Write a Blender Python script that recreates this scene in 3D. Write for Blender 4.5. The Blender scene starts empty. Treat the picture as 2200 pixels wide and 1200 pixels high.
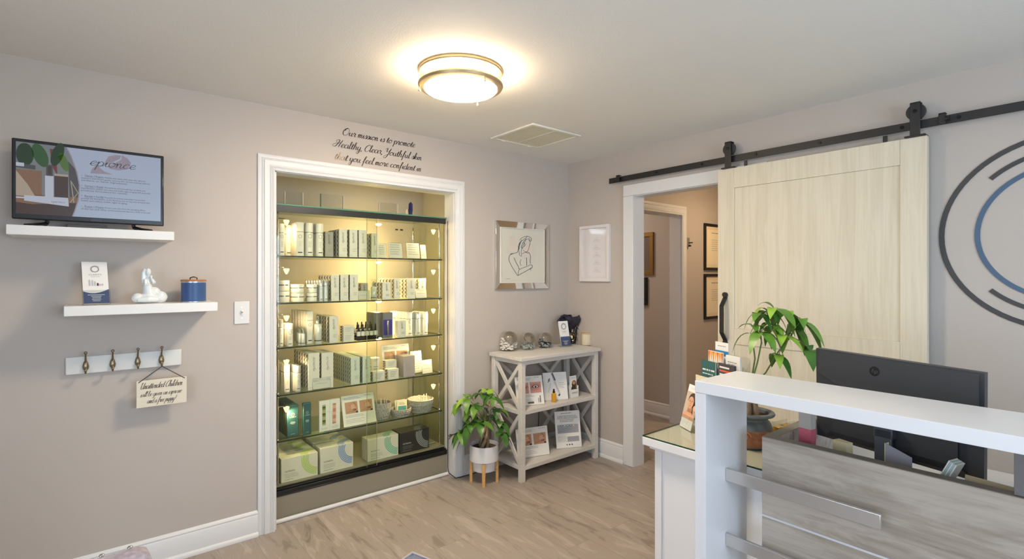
import bpy, math, random
from mathutils import Matrix, Vector
random.seed(7)
C = bpy.context.scene.collection
PI = math.pi

# ------------------------------------------------------------------ camera
FPX, CX, CY = 1105.0, 1100.0, 593.0            # focal length and principal point, 2200x1200 frame
TH = math.radians(50.699)
FW = Vector((math.cos(TH), math.sin(TH), 0)); RT = Vector((math.sin(TH), -math.cos(TH), 0))
CAM = Vector((-3.225, -3.1636, 1.463))
cd = bpy.data.cameras.new('camera'); cam = bpy.data.objects.new('camera', cd); C.objects.link(cam)
cam.location = CAM; cam.rotation_euler = (PI/2, 0, TH - PI/2)
cd.sensor_width = 36; cd.lens = FPX/2200*36; cd.shift_x = 0; cd.shift_y = (CY-600)/2200
cd.clip_start = .02; cd.clip_end = 60
sc = bpy.context.scene
sc.camera = cam
sc.cycles.transparent_max_bounces = 32

# ------------------------------------------------------------------ world, daylight, exposure
sc.view_settings.view_transform = 'Standard'
sc.view_settings.look = 'None'
sc.view_settings.gamma = 1
sc.view_settings.use_curve_mapping = False
sc.view_settings.exposure = 0.62
W = bpy.data.worlds.new('sky'); sc.world = W; W.use_nodes = True
W.node_tree.nodes['Background'].inputs[0].default_value = (.75, .86, 1, 1)
W.node_tree.nodes['Background'].inputs[1].default_value = 1.5

def area(name, loc, rot, sx, sy, power, col):
    l = bpy.data.lights.new(name, 'AREA'); l.shape = 'RECTANGLE'; l.size = sx; l.size_y = sy
    l.energy = power; l.color = col
    o = bpy.data.objects.new(name, l); C.objects.link(o); o.location = loc; o.rotation_euler = rot
    return o
# daylight entering through the two windows of the room (outside the panes)
area('daylight_left', (-4.9, -3.2, 1.5), (0, -PI/2, 0), 1.5, 2.3, 30, (.74, .86, 1))
area('daylight_rear', (-2.0, -5.55, 1.5), (PI/2, 0, 0), 2.3, 1.5, 56, (.62, .80, 1))
def point(name, loc, power, col, r=.02, parent=None):
    l = bpy.data.lights.new(name, 'POINT'); l.energy = power; l.color = col; l.shadow_soft_size = r
    o = bpy.data.objects.new(name, l); C.objects.link(o); o.location = loc
    return o

def spot(name, loc, d, power, col, ang):
    l = bpy.data.lights.new(name, 'SPOT'); l.energy = power; l.color = col; l.shadow_soft_size = .012; l.spot_size = math.radians(ang); l.spot_blend = .6
    o = bpy.data.objects.new(name, l); C.objects.link(o); o.location = loc; o.rotation_euler = Vector(d).to_track_quat('-Z', 'Y').to_euler()
    return o

# ------------------------------------------------------------------ measuring helpers
def ray(u, v): return FW + RT*((u-CX)/FPX) + Vector((0, 0, (CY-v)/FPX))
def onY(u, v, y): r = ray(u, v); return CAM + r*((y-CAM.y)/r.y)
def onX(u, v, x): r = ray(u, v); return CAM + r*((x-CAM.x)/r.x)
def onZ(u, v, z): r = ray(u, v); return CAM + r*((z-CAM.z)/r.z)

# ------------------------------------------------------------------ materials
def lin(c): return tuple(((x/255)/12.92 if x/255 <= .04045 else ((x/255+.055)/1.055)**2.4) for x in c)+(1,)
_M = {}
def mat(name, col, rough=.5, metal=0, spec=.5, bump=0, bscale=200, emit=None, estr=0, coat=0, var=0):
    if name in _M: return _M[name]
    m = bpy.data.materials.new(name); m.use_nodes = True; nt = m.node_tree; b = nt.nodes['Principled BSDF']
    c = lin(col)
    b.inputs['Base Color'].default_value = c; b.inputs['Roughness'].default_value = rough
    b.inputs['Metallic'].default_value = metal; b.inputs['Specular IOR Level'].default_value = spec
    b.inputs['Coat Weight'].default_value = coat
    if emit: b.inputs['Emission Color'].default_value = lin(emit); b.inputs['Emission Strength'].default_value = estr
    if bump or var:
        tc = nt.nodes.new('ShaderNodeTexCoord'); n = nt.nodes.new('ShaderNodeTexNoise'); n.inputs['Scale'].default_value = bscale
        n.inputs['Detail'].default_value = 3
        nt.links.new(tc.outputs['Object'], n.inputs['Vector'])
        if bump:
            bp = nt.nodes.new('ShaderNodeBump'); bp.inputs['Strength'].default_value = bump; bp.inputs['Distance'].default_value = .002
            nt.links.new(n.outputs['Fac'], bp.inputs['Height']); nt.links.new(bp.outputs['Normal'], b.inputs['Normal'])
        if var:
            r = nt.nodes.new('ShaderNodeValToRGB')
            r.color_ramp.elements[0].position = .3; r.color_ramp.elements[1].position = .7
            r.color_ramp.elements[0].color = tuple(x*(1-var) for x in c[:3])+(1,)
            r.color_ramp.elements[1].color = tuple(min(1, x*(1+var)) for x in c[:3])+(1,)
            nt.links.new(n.outputs['Fac'], r.inputs['Fac']); nt.links.new(r.outputs['Color'], b.inputs['Base Color'])
    _M[name] = m; return m

def grain(name, cols, axis, stretch, scale, rough=.5, rings=True, bump=.15, knots=False):
    """wood grain running along one axis"""
    m = bpy.data.materials.new(name); m.use_nodes = True; nt = m.node_tree; N = nt.nodes; L = nt.links
    b = N['Principled BSDF']; b.inputs['Roughness'].default_value = rough
    tc = N.new('ShaderNodeTexCoord'); mp = N.new('ShaderNodeMapping')
    s = [scale]*3; s[axis] = scale/stretch; mp.inputs['Scale'].default_value = s
    L.new(tc.outputs['Object'], mp.inputs['Vector'])
    n1 = N.new('ShaderNodeTexNoise'); n1.inputs['Scale'].default_value = 1; n1.inputs['Detail'].default_value = 8
    n1.inputs['Roughness'].default_value = .65; n1.inputs['Distortion'].default_value = .6
    L.new(mp.outputs[0], n1.inputs['Vector'])
    mp2 = N.new('ShaderNodeMapping'); s2 = [scale*6]*3; s2[axis] = scale*6/(stretch*3); mp2.inputs['Scale'].default_value = s2
    L.new(tc.outputs['Object'], mp2.inputs['Vector'])
    n2 = N.new('ShaderNodeTexNoise'); n2.inputs['Scale'].default_value = 1; n2.inputs['Detail'].default_value = 4
    L.new(mp2.outputs[0], n2.inputs['Vector'])
    mx = N.new('ShaderNodeMath'); mx.operation = 'MULTIPLY_ADD'; mx.inputs[1].default_value = .45
    L.new(n2.outputs['Fac'], mx.inputs[0])
    m2 = N.new('ShaderNodeMath'); m2.operation = 'MULTIPLY'; m2.inputs[1].default_value = .55
    if rings:
        w = N.new('ShaderNodeMath'); w.operation = 'MULTIPLY'; w.inputs[1].default_value = 9
        L.new(n1.outputs['Fac'], w.inputs[0])
        f = N.new('ShaderNodeMath'); f.operation = 'PINGPONG'; f.inputs[1].default_value = 1
        L.new(w.outputs[0], f.inputs[0])
        mm = N.new('ShaderNodeMath'); mm.operation = 'MULTIPLY_ADD'; mm.inputs[1].default_value = .25
        L.new(f.outputs[0], mm.inputs[0]); L.new(n1.outputs['Fac'], mm.inputs[2])
        L.new(mm.outputs[0], m2.inputs[0])
    else: L.new(n1.outputs['Fac'], m2.inputs[0])
    L.new(m2.outputs[0], mx.inputs[2])
    r = N.new('ShaderNodeValToRGB'); cr = r.color_ramp
    cr.elements[0].position = .33; cr.elements[0].color = lin(cols[0])
    cr.elements[1].position = .68; cr.elements[1].color = lin(cols[-1])
    if len(cols) == 3: e = cr.elements.new(.5); e.color = lin(cols[1])
    L.new(mx.outputs[0], r.inputs['Fac']); L.new(r.outputs['Color'], b.inputs['Base Color'])
    bp = N.new('ShaderNodeBump'); bp.inputs['Strength'].default_value = bump; bp.inputs['Distance'].default_value = .001
    L.new(mx.outputs[0], bp.inputs['Height']); L.new(bp.outputs['Normal'], b.inputs['Normal'])
    _M[name] = m; return m

def glassy(name, tint=(255, 255, 255), refl=1.0, rough=.0):
    """thin clear pane: straight-through light plus a fresnel reflection"""
    m = bpy.data.materials.new(name); m.use_nodes = True; nt = m.node_tree; N = nt.nodes; L = nt.links
    N.clear(); o = N.new('ShaderNodeOutputMaterial'); t = N.new('ShaderNodeBsdfTransparent'); g = N.new('ShaderNodeBsdfGlossy')
    t.inputs[0].default_value = lin(tint); g.inputs['Roughness'].default_value = rough
    fr = N.new('ShaderNodeFresnel'); fr.inputs[0].default_value = 1.45
    ml = N.new('ShaderNodeMath'); ml.operation = 'MULTIPLY'; ml.inputs[1].default_value = refl
    ge = N.new('ShaderNodeNewGeometry'); iv = N.new('ShaderNodeMath'); iv.operation = 'SUBTRACT'; iv.inputs[0].default_value = 1; L.new(ge.outputs['Backfacing'], iv.inputs[1])
    m2 = N.new('ShaderNodeMath'); m2.operation = 'MULTIPLY'; L.new(ml.outputs[0], m2.inputs[0]); L.new(iv.outputs[0], m2.inputs[1]); m2.use_clamp = True
    mx = N.new('ShaderNodeMixShader'); L.new(fr.outputs[0], ml.inputs[0]); L.new(m2.outputs[0], mx.inputs[0])
    L.new(t.outputs[0], mx.inputs[1]); L.new(g.outputs[0], mx.inputs[2]); L.new(mx.outputs[0], o.inputs[0])
    _M[name] = m; return m

PAINT = mat('wall_paint', (189, 180, 172), .6, bump=.12, bscale=260)
CEIL = mat('ceiling_paint', (236, 233, 227), .8, bump=.35, bscale=120)
TRIM = mat('white_trim', (222, 222, 222), .4)
WHITE = mat('white_laminate', (228, 229, 232), .25)
SHELFW = mat('white_shelf', (232, 230, 226), .35)
BOOKW = grain('whitewashed_wood', ((205, 200, 193), (222, 219, 214)), 0, 12, 14, .5, rings=False, bump=.05)
BLACK = mat('black_plastic', (20, 20, 22), .28)
MBLACK = mat('matte_black_metal', (58, 57, 57), .45, .6)
CHROME = mat('chrome', (200, 198, 195), .12, 1)
STEEL = mat('brushed_steel', (208, 204, 200), .33, .8, bump=.05, bscale=600)
NICKEL = mat('brushed_nickel', (198, 176, 140), .4, .85)
PAPER = mat('white_card', (236, 235, 232), .5)
INK = mat('dark_ink', (52, 50, 52), .6)
GREYINK = mat('grey_ink', (140, 140, 142), .6)
SILVER = mat('silver_foil', (170, 168, 165), .25, .9)
CARTON = mat('white_carton', (224, 221, 216), .45)
GREYCARTON = mat('grey_carton', (168, 165, 160), .45)
TEAL = mat('teal_carton', (48, 92, 98), .4)
GOLD = mat('gold_foil', (214, 170, 84), .25, 1)
GLASS = glassy('clear_glass')
CASEG = glassy('case_glass', (247, 249, 242), .9)
SHG = glassy('shelf_glass', (236, 243, 233), .7)
ACRYL = glassy('acrylic', (246, 247, 246), 1.3)
GEDGE = mat('green_glass_edge', (38, 52, 42), .2)
GEDGE2 = mat('bright_green_glass_edge', (92, 138, 112), .2)
LEAF = mat('leaf_green', (92, 134, 44), .38, var=.25, bscale=14)
LEAF2 = mat('dark_leaf_green', (62, 108, 38), .35, var=.25, bscale=14)
LEAF3 = mat('young_leaf_green', (142, 178, 62), .4, var=.15, bscale=14)
BARK = mat('bark', (142, 120, 92), .8, var=.3, bscale=60, bump=.5)
SOIL = mat('potting_soil', (82, 58, 38), .95, var=.4, bscale=120, bump=1)
NAVY = mat('navy_print', (66, 84, 130), .5)

def floor_mat():
    m = bpy.data.materials.new('plank_floor'); m.use_nodes = True; nt = m.node_tree; N = nt.nodes; L = nt.links
    b = N['Principled BSDF']; b.inputs['Roughness'].default_value = .42
    tc = N.new('ShaderNodeTexCoord'); mp = N.new('ShaderNodeMapping'); mp.inputs['Rotation'].default_value = (0, 0, PI/2)
    L.new(tc.outputs['Object'], mp.inputs['Vector'])
    br = N.new('ShaderNodeTexBrick'); br.offset = .37; br.inputs['Scale'].default_value = 1
    br.inputs['Brick Width'].default_value = 1.22; br.inputs['Row Height'].default_value = .18
    br.inputs['Mortar Size'].default_value = .0009; br.inputs['Bias'].default_value = 0
    br.inputs['Color1'].default_value = (0, 0, 0, 1); br.inputs['Color2'].default_value = (1, 1, 1, 1); br.inputs['Mortar'].default_value = (.5, .5, .5, 1)
    L.new(mp.outputs[0], br.inputs['Vector'])
    sep = N.new('ShaderNodeSeparateXYZ'); L.new(tc.outputs['Object'], sep.inputs[0])
    off = N.new('ShaderNodeMath'); off.operation = 'MULTIPLY'; off.inputs[1].default_value = 7.3; L.new(br.outputs['Color'], off.inputs[0])
    cb = N.new('ShaderNodeCombineXYZ')
    ax = N.new('ShaderNodeMath'); ax.operation = 'MULTIPLY_ADD'; ax.inputs[1].default_value = 15; L.new(sep.outputs['X'], ax.inputs[0]); L.new(off.outputs[0], ax.inputs[2])
    ay = N.new('ShaderNodeMath'); ay.operation = 'MULTIPLY_ADD'; ay.inputs[1].default_value = 2.6; L.new(sep.outputs['Y'], ay.inputs[0]); L.new(off.outputs[0], ay.inputs[2])
    L.new(ax.outputs[0], cb.inputs[0]); L.new(ay.outputs[0], cb.inputs[1])
    n1 = N.new('ShaderNodeTexNoise'); n1.inputs['Scale'].default_value = 1; n1.inputs['Detail'].default_value = 7; n1.inputs['Roughness'].default_value = .6; n1.inputs['Distortion'].default_value = 1.0
    L.new(cb.outputs[0], n1.inputs['Vector'])
    w = N.new('ShaderNodeMath'); w.operation = 'MULTIPLY'; w.inputs[1].default_value = 11; L.new(n1.outputs['Fac'], w.inputs[0])
    pp = N.new('ShaderNodeMath'); pp.operation = 'PINGPONG'; pp.inputs[1].default_value = 1; L.new(w.outputs[0], pp.inputs[0])
    ad = N.new('ShaderNodeMath'); ad.operation = 'MULTIPLY_ADD'; ad.inputs[1].default_value = .12; L.new(pp.outputs[0], ad.inputs[0]); L.new(n1.outputs['Fac'], ad.inputs[2])
    ad2 = N.new('ShaderNodeMath'); ad2.operation = 'MULTIPLY_ADD'; ad2.inputs[1].default_value = .06; L.new(br.outputs['Color'], ad2.inputs[0]); L.new(ad.outputs[0], ad2.inputs[2])
    r = N.new('ShaderNodeValToRGB'); cr = r.color_ramp
    cr.elements[0].position = .38; cr.elements[0].color = lin((134, 123, 114)); cr.elements[1].position = .86; cr.elements[1].color = lin((180, 170, 161))
    e = cr.elements.new(.58); e.color = lin((159, 148, 138))
    L.new(ad2.outputs[0], r.inputs['Fac'])
    mx = N.new('ShaderNodeMix'); mx.data_type = 'RGBA'; mx.inputs['B'].default_value = lin((96, 84, 72))
    mf = N.new('ShaderNodeMath'); mf.operation = 'MULTIPLY'; mf.inputs[1].default_value = .55; L.new(br.outputs['Fac'], mf.inputs[0])
    L.new(mf.outputs[0], mx.inputs['Factor']); L.new(r.outputs['Color'], mx.inputs['A'])
    L.new(mx.outputs['Result'], b.inputs['Base Color'])
    bp = N.new('ShaderNodeBump'); bp.inputs['Strength'].default_value = .12; bp.inputs['Distance'].default_value = .002
    L.new(ad2.outputs[0], bp.inputs['Height']); L.new(bp.outputs['Normal'], b.inputs['Normal'])
    return m

# ------------------------------------------------------------------ mesh builder
class MB:
    def __init__(s): s.v = []; s.f = []; s.m = []; s.T = Matrix()
    def add(s, vs, fs, m=0):
        k = len(s.v); s.v += [tuple(s.T @ Vector(p)) for p in vs]
        s.f += [tuple(i+k for i in f) for f in fs]; s.m += [m]*len(fs); return s
    def box(s, x0, x1, y0, y1, z0, z1, m=0):
        x0, x1 = min(x0, x1), max(x0, x1); y0, y1 = min(y0, y1), max(y0, y1); z0, z1 = min(z0, z1), max(z0, z1)
        return s.add([(x0,y0,z0),(x1,y0,z0),(x1,y1,z0),(x0,y1,z0),(x0,y0,z1),(x1,y0,z1),(x1,y1,z1),(x0,y1,z1)],
              [(0,3,2,1),(4,5,6,7),(0,1,5,4),(1,2,6,5),(2,3,7,6),(3,0,4,7)], m)
    def bar(s, a, b, w, h, m=0, up=(0, 0, 1)):
        a = Vector(a); b = Vector(b); d = (b-a).normalized(); u = Vector(up); x = d.cross(u).normalized(); u = x.cross(d).normalized()
        vs = [a+x*i*w/2+u*j*h/2 for i, j in ((-1,-1),(1,-1),(1,1),(-1,1))] + [b+x*i*w/2+u*j*h/2 for i, j in ((-1,-1),(1,-1),(1,1),(-1,1))]
        return s.add(vs, [(0,1,2,3),(7,6,5,4),(0,4,5,1),(1,5,6,2),(2,6,7,3),(3,7,4,0)], m)
    def lathe(s, prof, c=(0, 0, 0), seg=24, m=0, close=True):
        vs = []; fs = []; n = len(prof)
        for r, z in prof:
            for k in range(seg):
                a = 2*PI*k/seg; vs.append((c[0]+r*math.cos(a), c[1]+r*math.sin(a), c[2]+z))
        for i in range(n-1):
            for k in range(seg):
                k2 = (k+1) % seg; fs.append((i*seg+k, i*seg+k2, (i+1)*seg+k2, (i+1)*seg+k))
        if close:
            if prof[0][0] > 1e-5: fs.append(tuple(range(seg-1, -1, -1)))
            if prof[-1][0] > 1e-5: fs.append(tuple((n-1)*seg+k for k in range(seg)))
        return s.add(vs, fs, m)
    def tube(s, pts, r, seg=8, m=0):
        pts = [Vector(p) for p in pts]; n = len(pts); rs = r if isinstance(r, (list, tuple)) else [r]*n
        vs = []; fs = []; ref = Vector((0, 0, 1))
        t0 = (pts[1]-pts[0]).normalized()
        if abs(t0.dot(ref)) > .95: ref = Vector((1, 0, 0))
        x = t0.cross(ref).normalized()
        for i, p in enumerate(pts):
            t = (pts[min(i+1, n-1)]-pts[max(i-1, 0)]).normalized()
            x = (x - t*x.dot(t)).normalized(); y = t.cross(x)
            for k in range(seg):
                a = 2*PI*k/seg; vs.append(p+(x*math.cos(a)+y*math.sin(a))*rs[i])
        for i in range(n-1):
            for k in range(seg):
                k2 = (k+1) % seg; fs.append((i*seg+k, i*seg+k2, (i+1)*seg+k2, (i+1)*seg+k))
        fs.append(tuple(range(seg-1, -1, -1))); fs.append(tuple((n-1)*seg+k for k in range(seg)))
        return s.add(vs, fs, m)
    def prism(s, pts, vec, m=0, mside=None):
        n = len(pts); v = Vector(vec); a = [Vector(p) for p in pts]; k = [p+v for p in a]
        s.add(a+k, [tuple(range(n-1, -1, -1)), tuple(range(n, 2*n))], m)
        return s.add(a+k, [(i, (i+1) % n, n+(i+1) % n, n+i) for i in range(n)], m if mside is None else mside)
    def flat(s, pts, m=0): return s.add(pts, [tuple(range(len(pts)))], m)
    def ball(s, c, r, sc_=(1, 1, 1), seg=16, rings=10, m=0):
        pr = [(r*math.sin(PI*i/rings), -r*math.cos(PI*i/rings)) for i in range(rings+1)]
        T = s.T; s.T = T @ Matrix.Translation(c) @ Matrix.Diagonal((*sc_, 1)); s.lathe(pr, (0, 0, 0), seg, m); s.T = T; return s
    def disc(s, c, r, m=0, seg=28, sy=1.0):
        """flat disc in the XZ plane facing -Y"""
        return s.flat([(c[0]+r*math.cos(2*PI*k/seg), c[1], c[2]+sy*r*math.sin(2*PI*k/seg)) for k in range(seg)], m)
    def ring(s, c, r0, r1, a0=0, a1=2*PI, m=0, seg=40, d=0):
        """flat ring (arc) in the XZ plane facing -Y, or a solid one of depth d"""
        vs = []; fs = []
        for k in range(seg+1):
            a = a0+(a1-a0)*k/seg
            for r in (r0, r1):
                vs.append((c[0]+r*math.cos(a), c[1], c[2]+r*math.sin(a)))
                if d: vs.append((c[0]+r*math.cos(a), c[1]+d, c[2]+r*math.sin(a)))
        st = 4 if d else 2
        for k in range(seg):
            o = k*st; q = o+st
            if d: fs += [(o, q, q+2, o+2), (o+1, o+3, q+3, q+1), (o, o+1, q+1, q), (o+2, q+2, q+3, o+3)]
            else: fs.append((o, q, q+1, o+1))
        if d: fs += [(0, 2, 3, 1), (seg*4, seg*4+1, seg*4+3, seg*4+2)]
        return s.add(vs, fs, m)
    def build(s, name, mats, parent=None, bevel=0, loc=None, rotz=0, sharp=.7):
        me = bpy.data.meshes.new(name); me.from_pydata(s.v, [], s.f)
        for m in (mats if isinstance(mats, (list, tuple)) else [mats]): me.materials.append(m)
        me.polygons.foreach_set('material_index', s.m)
        me.polygons.foreach_set('use_smooth', [True]*len(s.f))
        me.update(); me.validate()
        me.set_sharp_from_angle(angle=sharp)
        o = bpy.data.objects.new(name, me); C.objects.link(o)
        if parent: o.parent = parent
        if loc: o.location = loc
        if rotz: o.rotation_euler = (0, 0, rotz)
        if bevel:
            b = o.modifiers.new('bevel', 'BEVEL'); b.width = bevel; b.segments = 2; b.limit_method = 'ANGLE'
            b.harden_normals = False
        return o
def thing(name, label, cat, loc=(0, 0, 0), rotz=0, group=None):
    o = bpy.data.objects.new(name, None); C.objects.link(o); o.empty_display_size = .05
    o.location = loc; o.rotation_euler = (0, 0, rotz); return tag(o, label, cat, group)
def tag(o, label, cat, group=None):
    o['label'] = label; o['category'] = cat
    if group: o['group'] = group
    return o
def struct(o): o['kind'] = 'structure'; return o
def dup(root, loc=None, rotz=None, label=None, group=None):
    r = root.copy(); C.objects.link(r)
    if loc is not None: r.location = loc
    if rotz is not None: r.rotation_euler = (0, 0, rotz)
    if label: r['label'] = label
    if group: r['group'] = group
    for ch in list(root.children):
        c = ch.copy(); C.objects.link(c); c.parent = r
        for g in ch.children:
            d = g.copy(); C.objects.link(d); d.parent = c
    return r

# ------------------------------------------------------------------ lettering
_T = {}
def text_geo(s):
    if s not in _T:
        cu = bpy.data.curves.new('t', 'FONT'); cu.body = s; cu.size = 1; cu.resolution_u = 2; cu.align_x = 'LEFT'
        o = bpy.data.objects.new('t', cu); me = bpy.data.meshes.new_from_object(o)
        vs = [tuple(v.co) for v in me.vertices]; fs = [tuple(p.vertices) for p in me.polygons]
        w = max([v[0] for v in vs]+[0]); _T[s] = (vs, fs, w)
        bpy.data.objects.remove(o); bpy.data.curves.remove(cu); bpy.data.meshes.remove(me)
    return _T[s]
def text(mb, s, x, z, size, y=0, m=0, align='l', width=None, shear=0, rot=0):
    """flat type in the XZ plane facing -Y, baseline at z"""
    vs, fs, w = text_geo(s); k = size*1.4
    kx = k if width is None else width/max(w, 1e-6)
    ox = {'l': 0, 'c': -w*kx/2, 'r': -w*kx}[align]
    out = []
    for v in vs:
        a = ox+v[0]*kx+shear*v[1]*k; b = v[1]*k
        out.append((x+a*math.cos(rot)-b*math.sin(rot), y, z+a*math.sin(rot)+b*math.cos(rot)))
    return mb.add(out, fs, m)

G = {  # single-stroke cursive alphabet: strokes, advance
'a': ([[(.85,.85),(.5,1),(.12,.75),(.08,.3),(.35,0),(.7,.25),(.88,.95)],[(.88,.95),(.85,.3),(1,0),(1.2,.2)]],1.12),
'b': ([[(0,.3),(.35,1.2),(.45,1.9),(.25,2),(.15,1.2),(.15,.3),(.4,0),(.75,.3),(.7,.85),(.4,.9)],[(.7,.85),(1,.8)]],.95),
'c': ([[(.8,.8),(.55,1),(.15,.7),(.12,.25),(.45,0),(.9,.25)]],.85),
'd': ([[(.85,.85),(.5,1),(.12,.75),(.08,.3),(.35,0),(.7,.25),(.95,2)],[(.93,1.7),(.85,.3),(1,0),(1.2,.2)]],1.12),
'e': ([[(0,.25),(.5,.5),(.75,.85),(.5,1.02),(.18,.7),(.15,.25),(.45,0),(.9,.25)]],.85),
'f': ([[(.0,.2),(.5,1.2),(.75,1.85),(.55,2),(.38,1.4),(.3,0),(.2,-.9)],[(.05,.95),(.75,1.02)]],.75),
'g': ([[(.85,.85),(.5,1),(.12,.75),(.08,.3),(.35,0),(.7,.25),(.88,.95)],[(.88,.95),(.8,-.6),(.5,-1),(.2,-.75),(.5,-.3),(1.1,.2)]],1.05),
'h': ([[(0,.2),(.4,1.3),(.5,1.9),(.3,2),(.2,1.2),(.14,0)],[(.17,.4),(.45,.95),(.72,.85),(.68,.25),(.85,0),(1.1,.2)]],1.0),
'i': ([[(0,.3),(.25,.95),(.2,.25),(.35,0),(.6,.2)],[(.33,1.42),(.36,1.5)]],.52),
'k': ([[(0,.2),(.4,1.3),(.5,1.9),(.3,2),(.2,1.2),(.14,0)],[(.17,.4),(.5,.95),(.65,.7),(.3,.5),(.6,.1),(.95,.15)]],.88),
'l': ([[(0,.3),(.4,1.3),(.5,1.9),(.3,2),(.2,1.2),(.2,.2),(.4,0),(.65,.2)]],.52),
'm': ([[(0,.6),(.15,.95),(.12,0)],[(.13,.4),(.4,.98),(.52,.75),(.48,0)],[(.5,.4),(.8,.98),(.92,.7),(.88,.2),(1.05,0),(1.3,.2)]],1.22),
'n': ([[(0,.6),(.15,.95),(.12,0)],[(.13,.4),(.45,.98),(.62,.7),(.58,.2),(.75,0),(1,.2)]],.92),
'o': ([[(.5,1),(.12,.7),(.12,.25),(.45,0),(.8,.35),(.75,.85),(.5,1),(.7,.8),(1,.9)]],.95),
'p': ([[(0,.5),(.2,.95),(.08,-.9)],[(.15,.4),(.45,1),(.8,.7),(.72,.15),(.4,0),(.17,.2)],[(.5,.02),(1,.2)]],.95),
'r': ([[(0,.4),(.2,1.1),(.32,.88),(.58,.92),(.48,.3),(.62,0),(.85,.2)]],.76),
's': ([[(0,.2),(.4,1.05),(.58,.45),(.4,0),(.08,.1)],[(.45,0),(.8,.25)]],.66),
't': ([[(0,.3),(.38,1.6),(.25,.3),(.4,0),(.7,.2)],[(.02,1.12),(.65,1.2)]],.6),
'u': ([[(0,.5),(.15,.95),(.12,.3),(.35,0),(.62,.3),(.75,.95)],[(.75,.95),(.7,.25),(.85,0),(1.1,.2)]],1.02),
'v': ([[(0,.7),(.15,.95),(.25,.3),(.4,0),(.75,.6),(.7,.95),(1,.85)]],.9),
'w': ([[(0,.7),(.12,.95),(.15,.2),(.35,0),(.6,.3),(.62,.9)],[(.62,.9),(.65,.2),(.85,0),(1.12,.4),(1.1,.95),(1.35,.85)]],1.28),
'y': ([[(0,.5),(.15,.95),(.12,.3),(.35,0),(.62,.3),(.75,.95)],[(.75,.95),(.65,-.6),(.35,-1),(.1,-.75),(.4,-.3),(1,.2)]],.98),
'O': ([[(1,1.95),(.45,1.8),(.05,1.1),(.2,.2),(.75,-.05),(1.35,.5),(1.4,1.5),(1,2.05),(.5,1.9),(.4,1.3)]],1.6),
'H': ([[(.5,1.15),(.2,1.7),(.6,2.1),(.95,1.8),(.7,.9),(.3,.15),(-.25,.1),(-.3,.6),(.4,1),(1.3,1.25)],[(1.65,2),(1.3,1),(1.12,.05)]],1.65),
'C': ([[(1.15,1.45),(1.3,1.85),(.95,2),(.35,1.5),(.1,.6),(.4,0),(.9,.1),(1.25,.5)]],1.3),
'Y': ([[(.1,1.3),(.1,1.8),(.4,2),(.5,1.5),(.45,1),(.8,.9),(1.2,1.5),(1.4,2)],[(1.4,2),(1.1,.6),(.75,-.6),(.3,-1),(.0,-.7),(.4,-.2),(1.2,.3)]],1.35),
'U': ([[(0,1.5),(.15,1.95),(.4,1.9),(.3,.8),(.6,0),(1.1,.35),(1.35,1.95)],[(1.35,1.95),(1.25,.3),(1.45,0),(1.65,.2)]],1.6),
',': ([[(.2,.08),(.22,-.05),(.08,-.35)]],.35),
'!': ([[(.5,1.9),(.3,.5)],[(.24,.02),(.26,.1)]],.5), ' ': ([], .55),
}
def smooth(p, n=5):
    if len(p) < 3: return p
    out = []
    for i in range(len(p)-1):
        a = p[max(i-1, 0)]; b = p[i]; c = p[i+1]; d = p[min(i+2, len(p)-1)]
        for k in range(n):
            t = k/n
            out.append(tuple(.5*((2*b[j])+(-a[j]+c[j])*t+(2*a[j]-5*b[j]+4*c[j]-d[j])*t*t+(-a[j]+3*b[j]-3*c[j]+d[j])*t**3) for j in (0, 1)))
    out.append(p[-1]); return out
def cursive_w(s): return sum(G[c][1] for c in s)
def ribbon(mb, pts, y, wn, m=0, nib=None):
    vs = []
    n = len(pts)
    for i in range(n):
        ax, az = pts[max(i-1, 0)]; bx, bz = pts[min(i+1, n-1)]
        dx, dz = bx-ax, bz-az; l = math.hypot(dx, dz) or 1; dx /= l; dz /= l
        w = wn if nib is None else wn*(nib+(1-nib)*max(0, -dz)**1.2)
        x, z = pts[i]; vs += [(x-dz*w/2, y, z+dx*w/2), (x+dz*w/2, y, z-dx*w/2)]
    return mb.add(vs, [(2*i, 2*i+1, 2*i+3, 2*i+2) for i in range(n-1)], m)
def cursive(mb, s, x, z, xh, y=0, m=0, align='l', width=None, pen=.22, shear=.35, rot=0, nib=.4, n=5):
    w = cursive_w(s)*xh; kx = 1 if width is None else width/w; w *= kx
    ox = {'l': 0, 'c': -w/2, 'r': -w}[align]; cr, sr = math.cos(rot), math.sin(rot)
    for ch in s:
        st, adv = G[ch]
        for p in st:
            q = smooth(p, n); pts = []
            for a, b in q:
                a2 = ox+(a*kx+shear*b)*xh; b2 = b*xh; pts.append((x+a2*cr-b2*sr, z+a2*sr+b2*cr))
            ribbon(mb, pts, y, pen*xh, m, nib)
        ox += adv*xh*kx
    return mb
def lines(mb, x0, x1, z0, n, dz, h, y=0, m=0, ragged=.12):
    """rows of fine print"""
    for i in range(n):
        xa = x0; xb = x1-(x1-x0)*random.random()*ragged*2
        x = xa
        while x < xb:
            l = random.uniform(.6, 2.2)*h*1.8; mb.flat([(x, y, z0-i*dz), (min(x+l, xb), y, z0-i*dz), (min(x+l, xb), y, z0-i*dz+h), (x, y, z0-i*dz+h)], m); x += l+h*.7
    return mb

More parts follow.
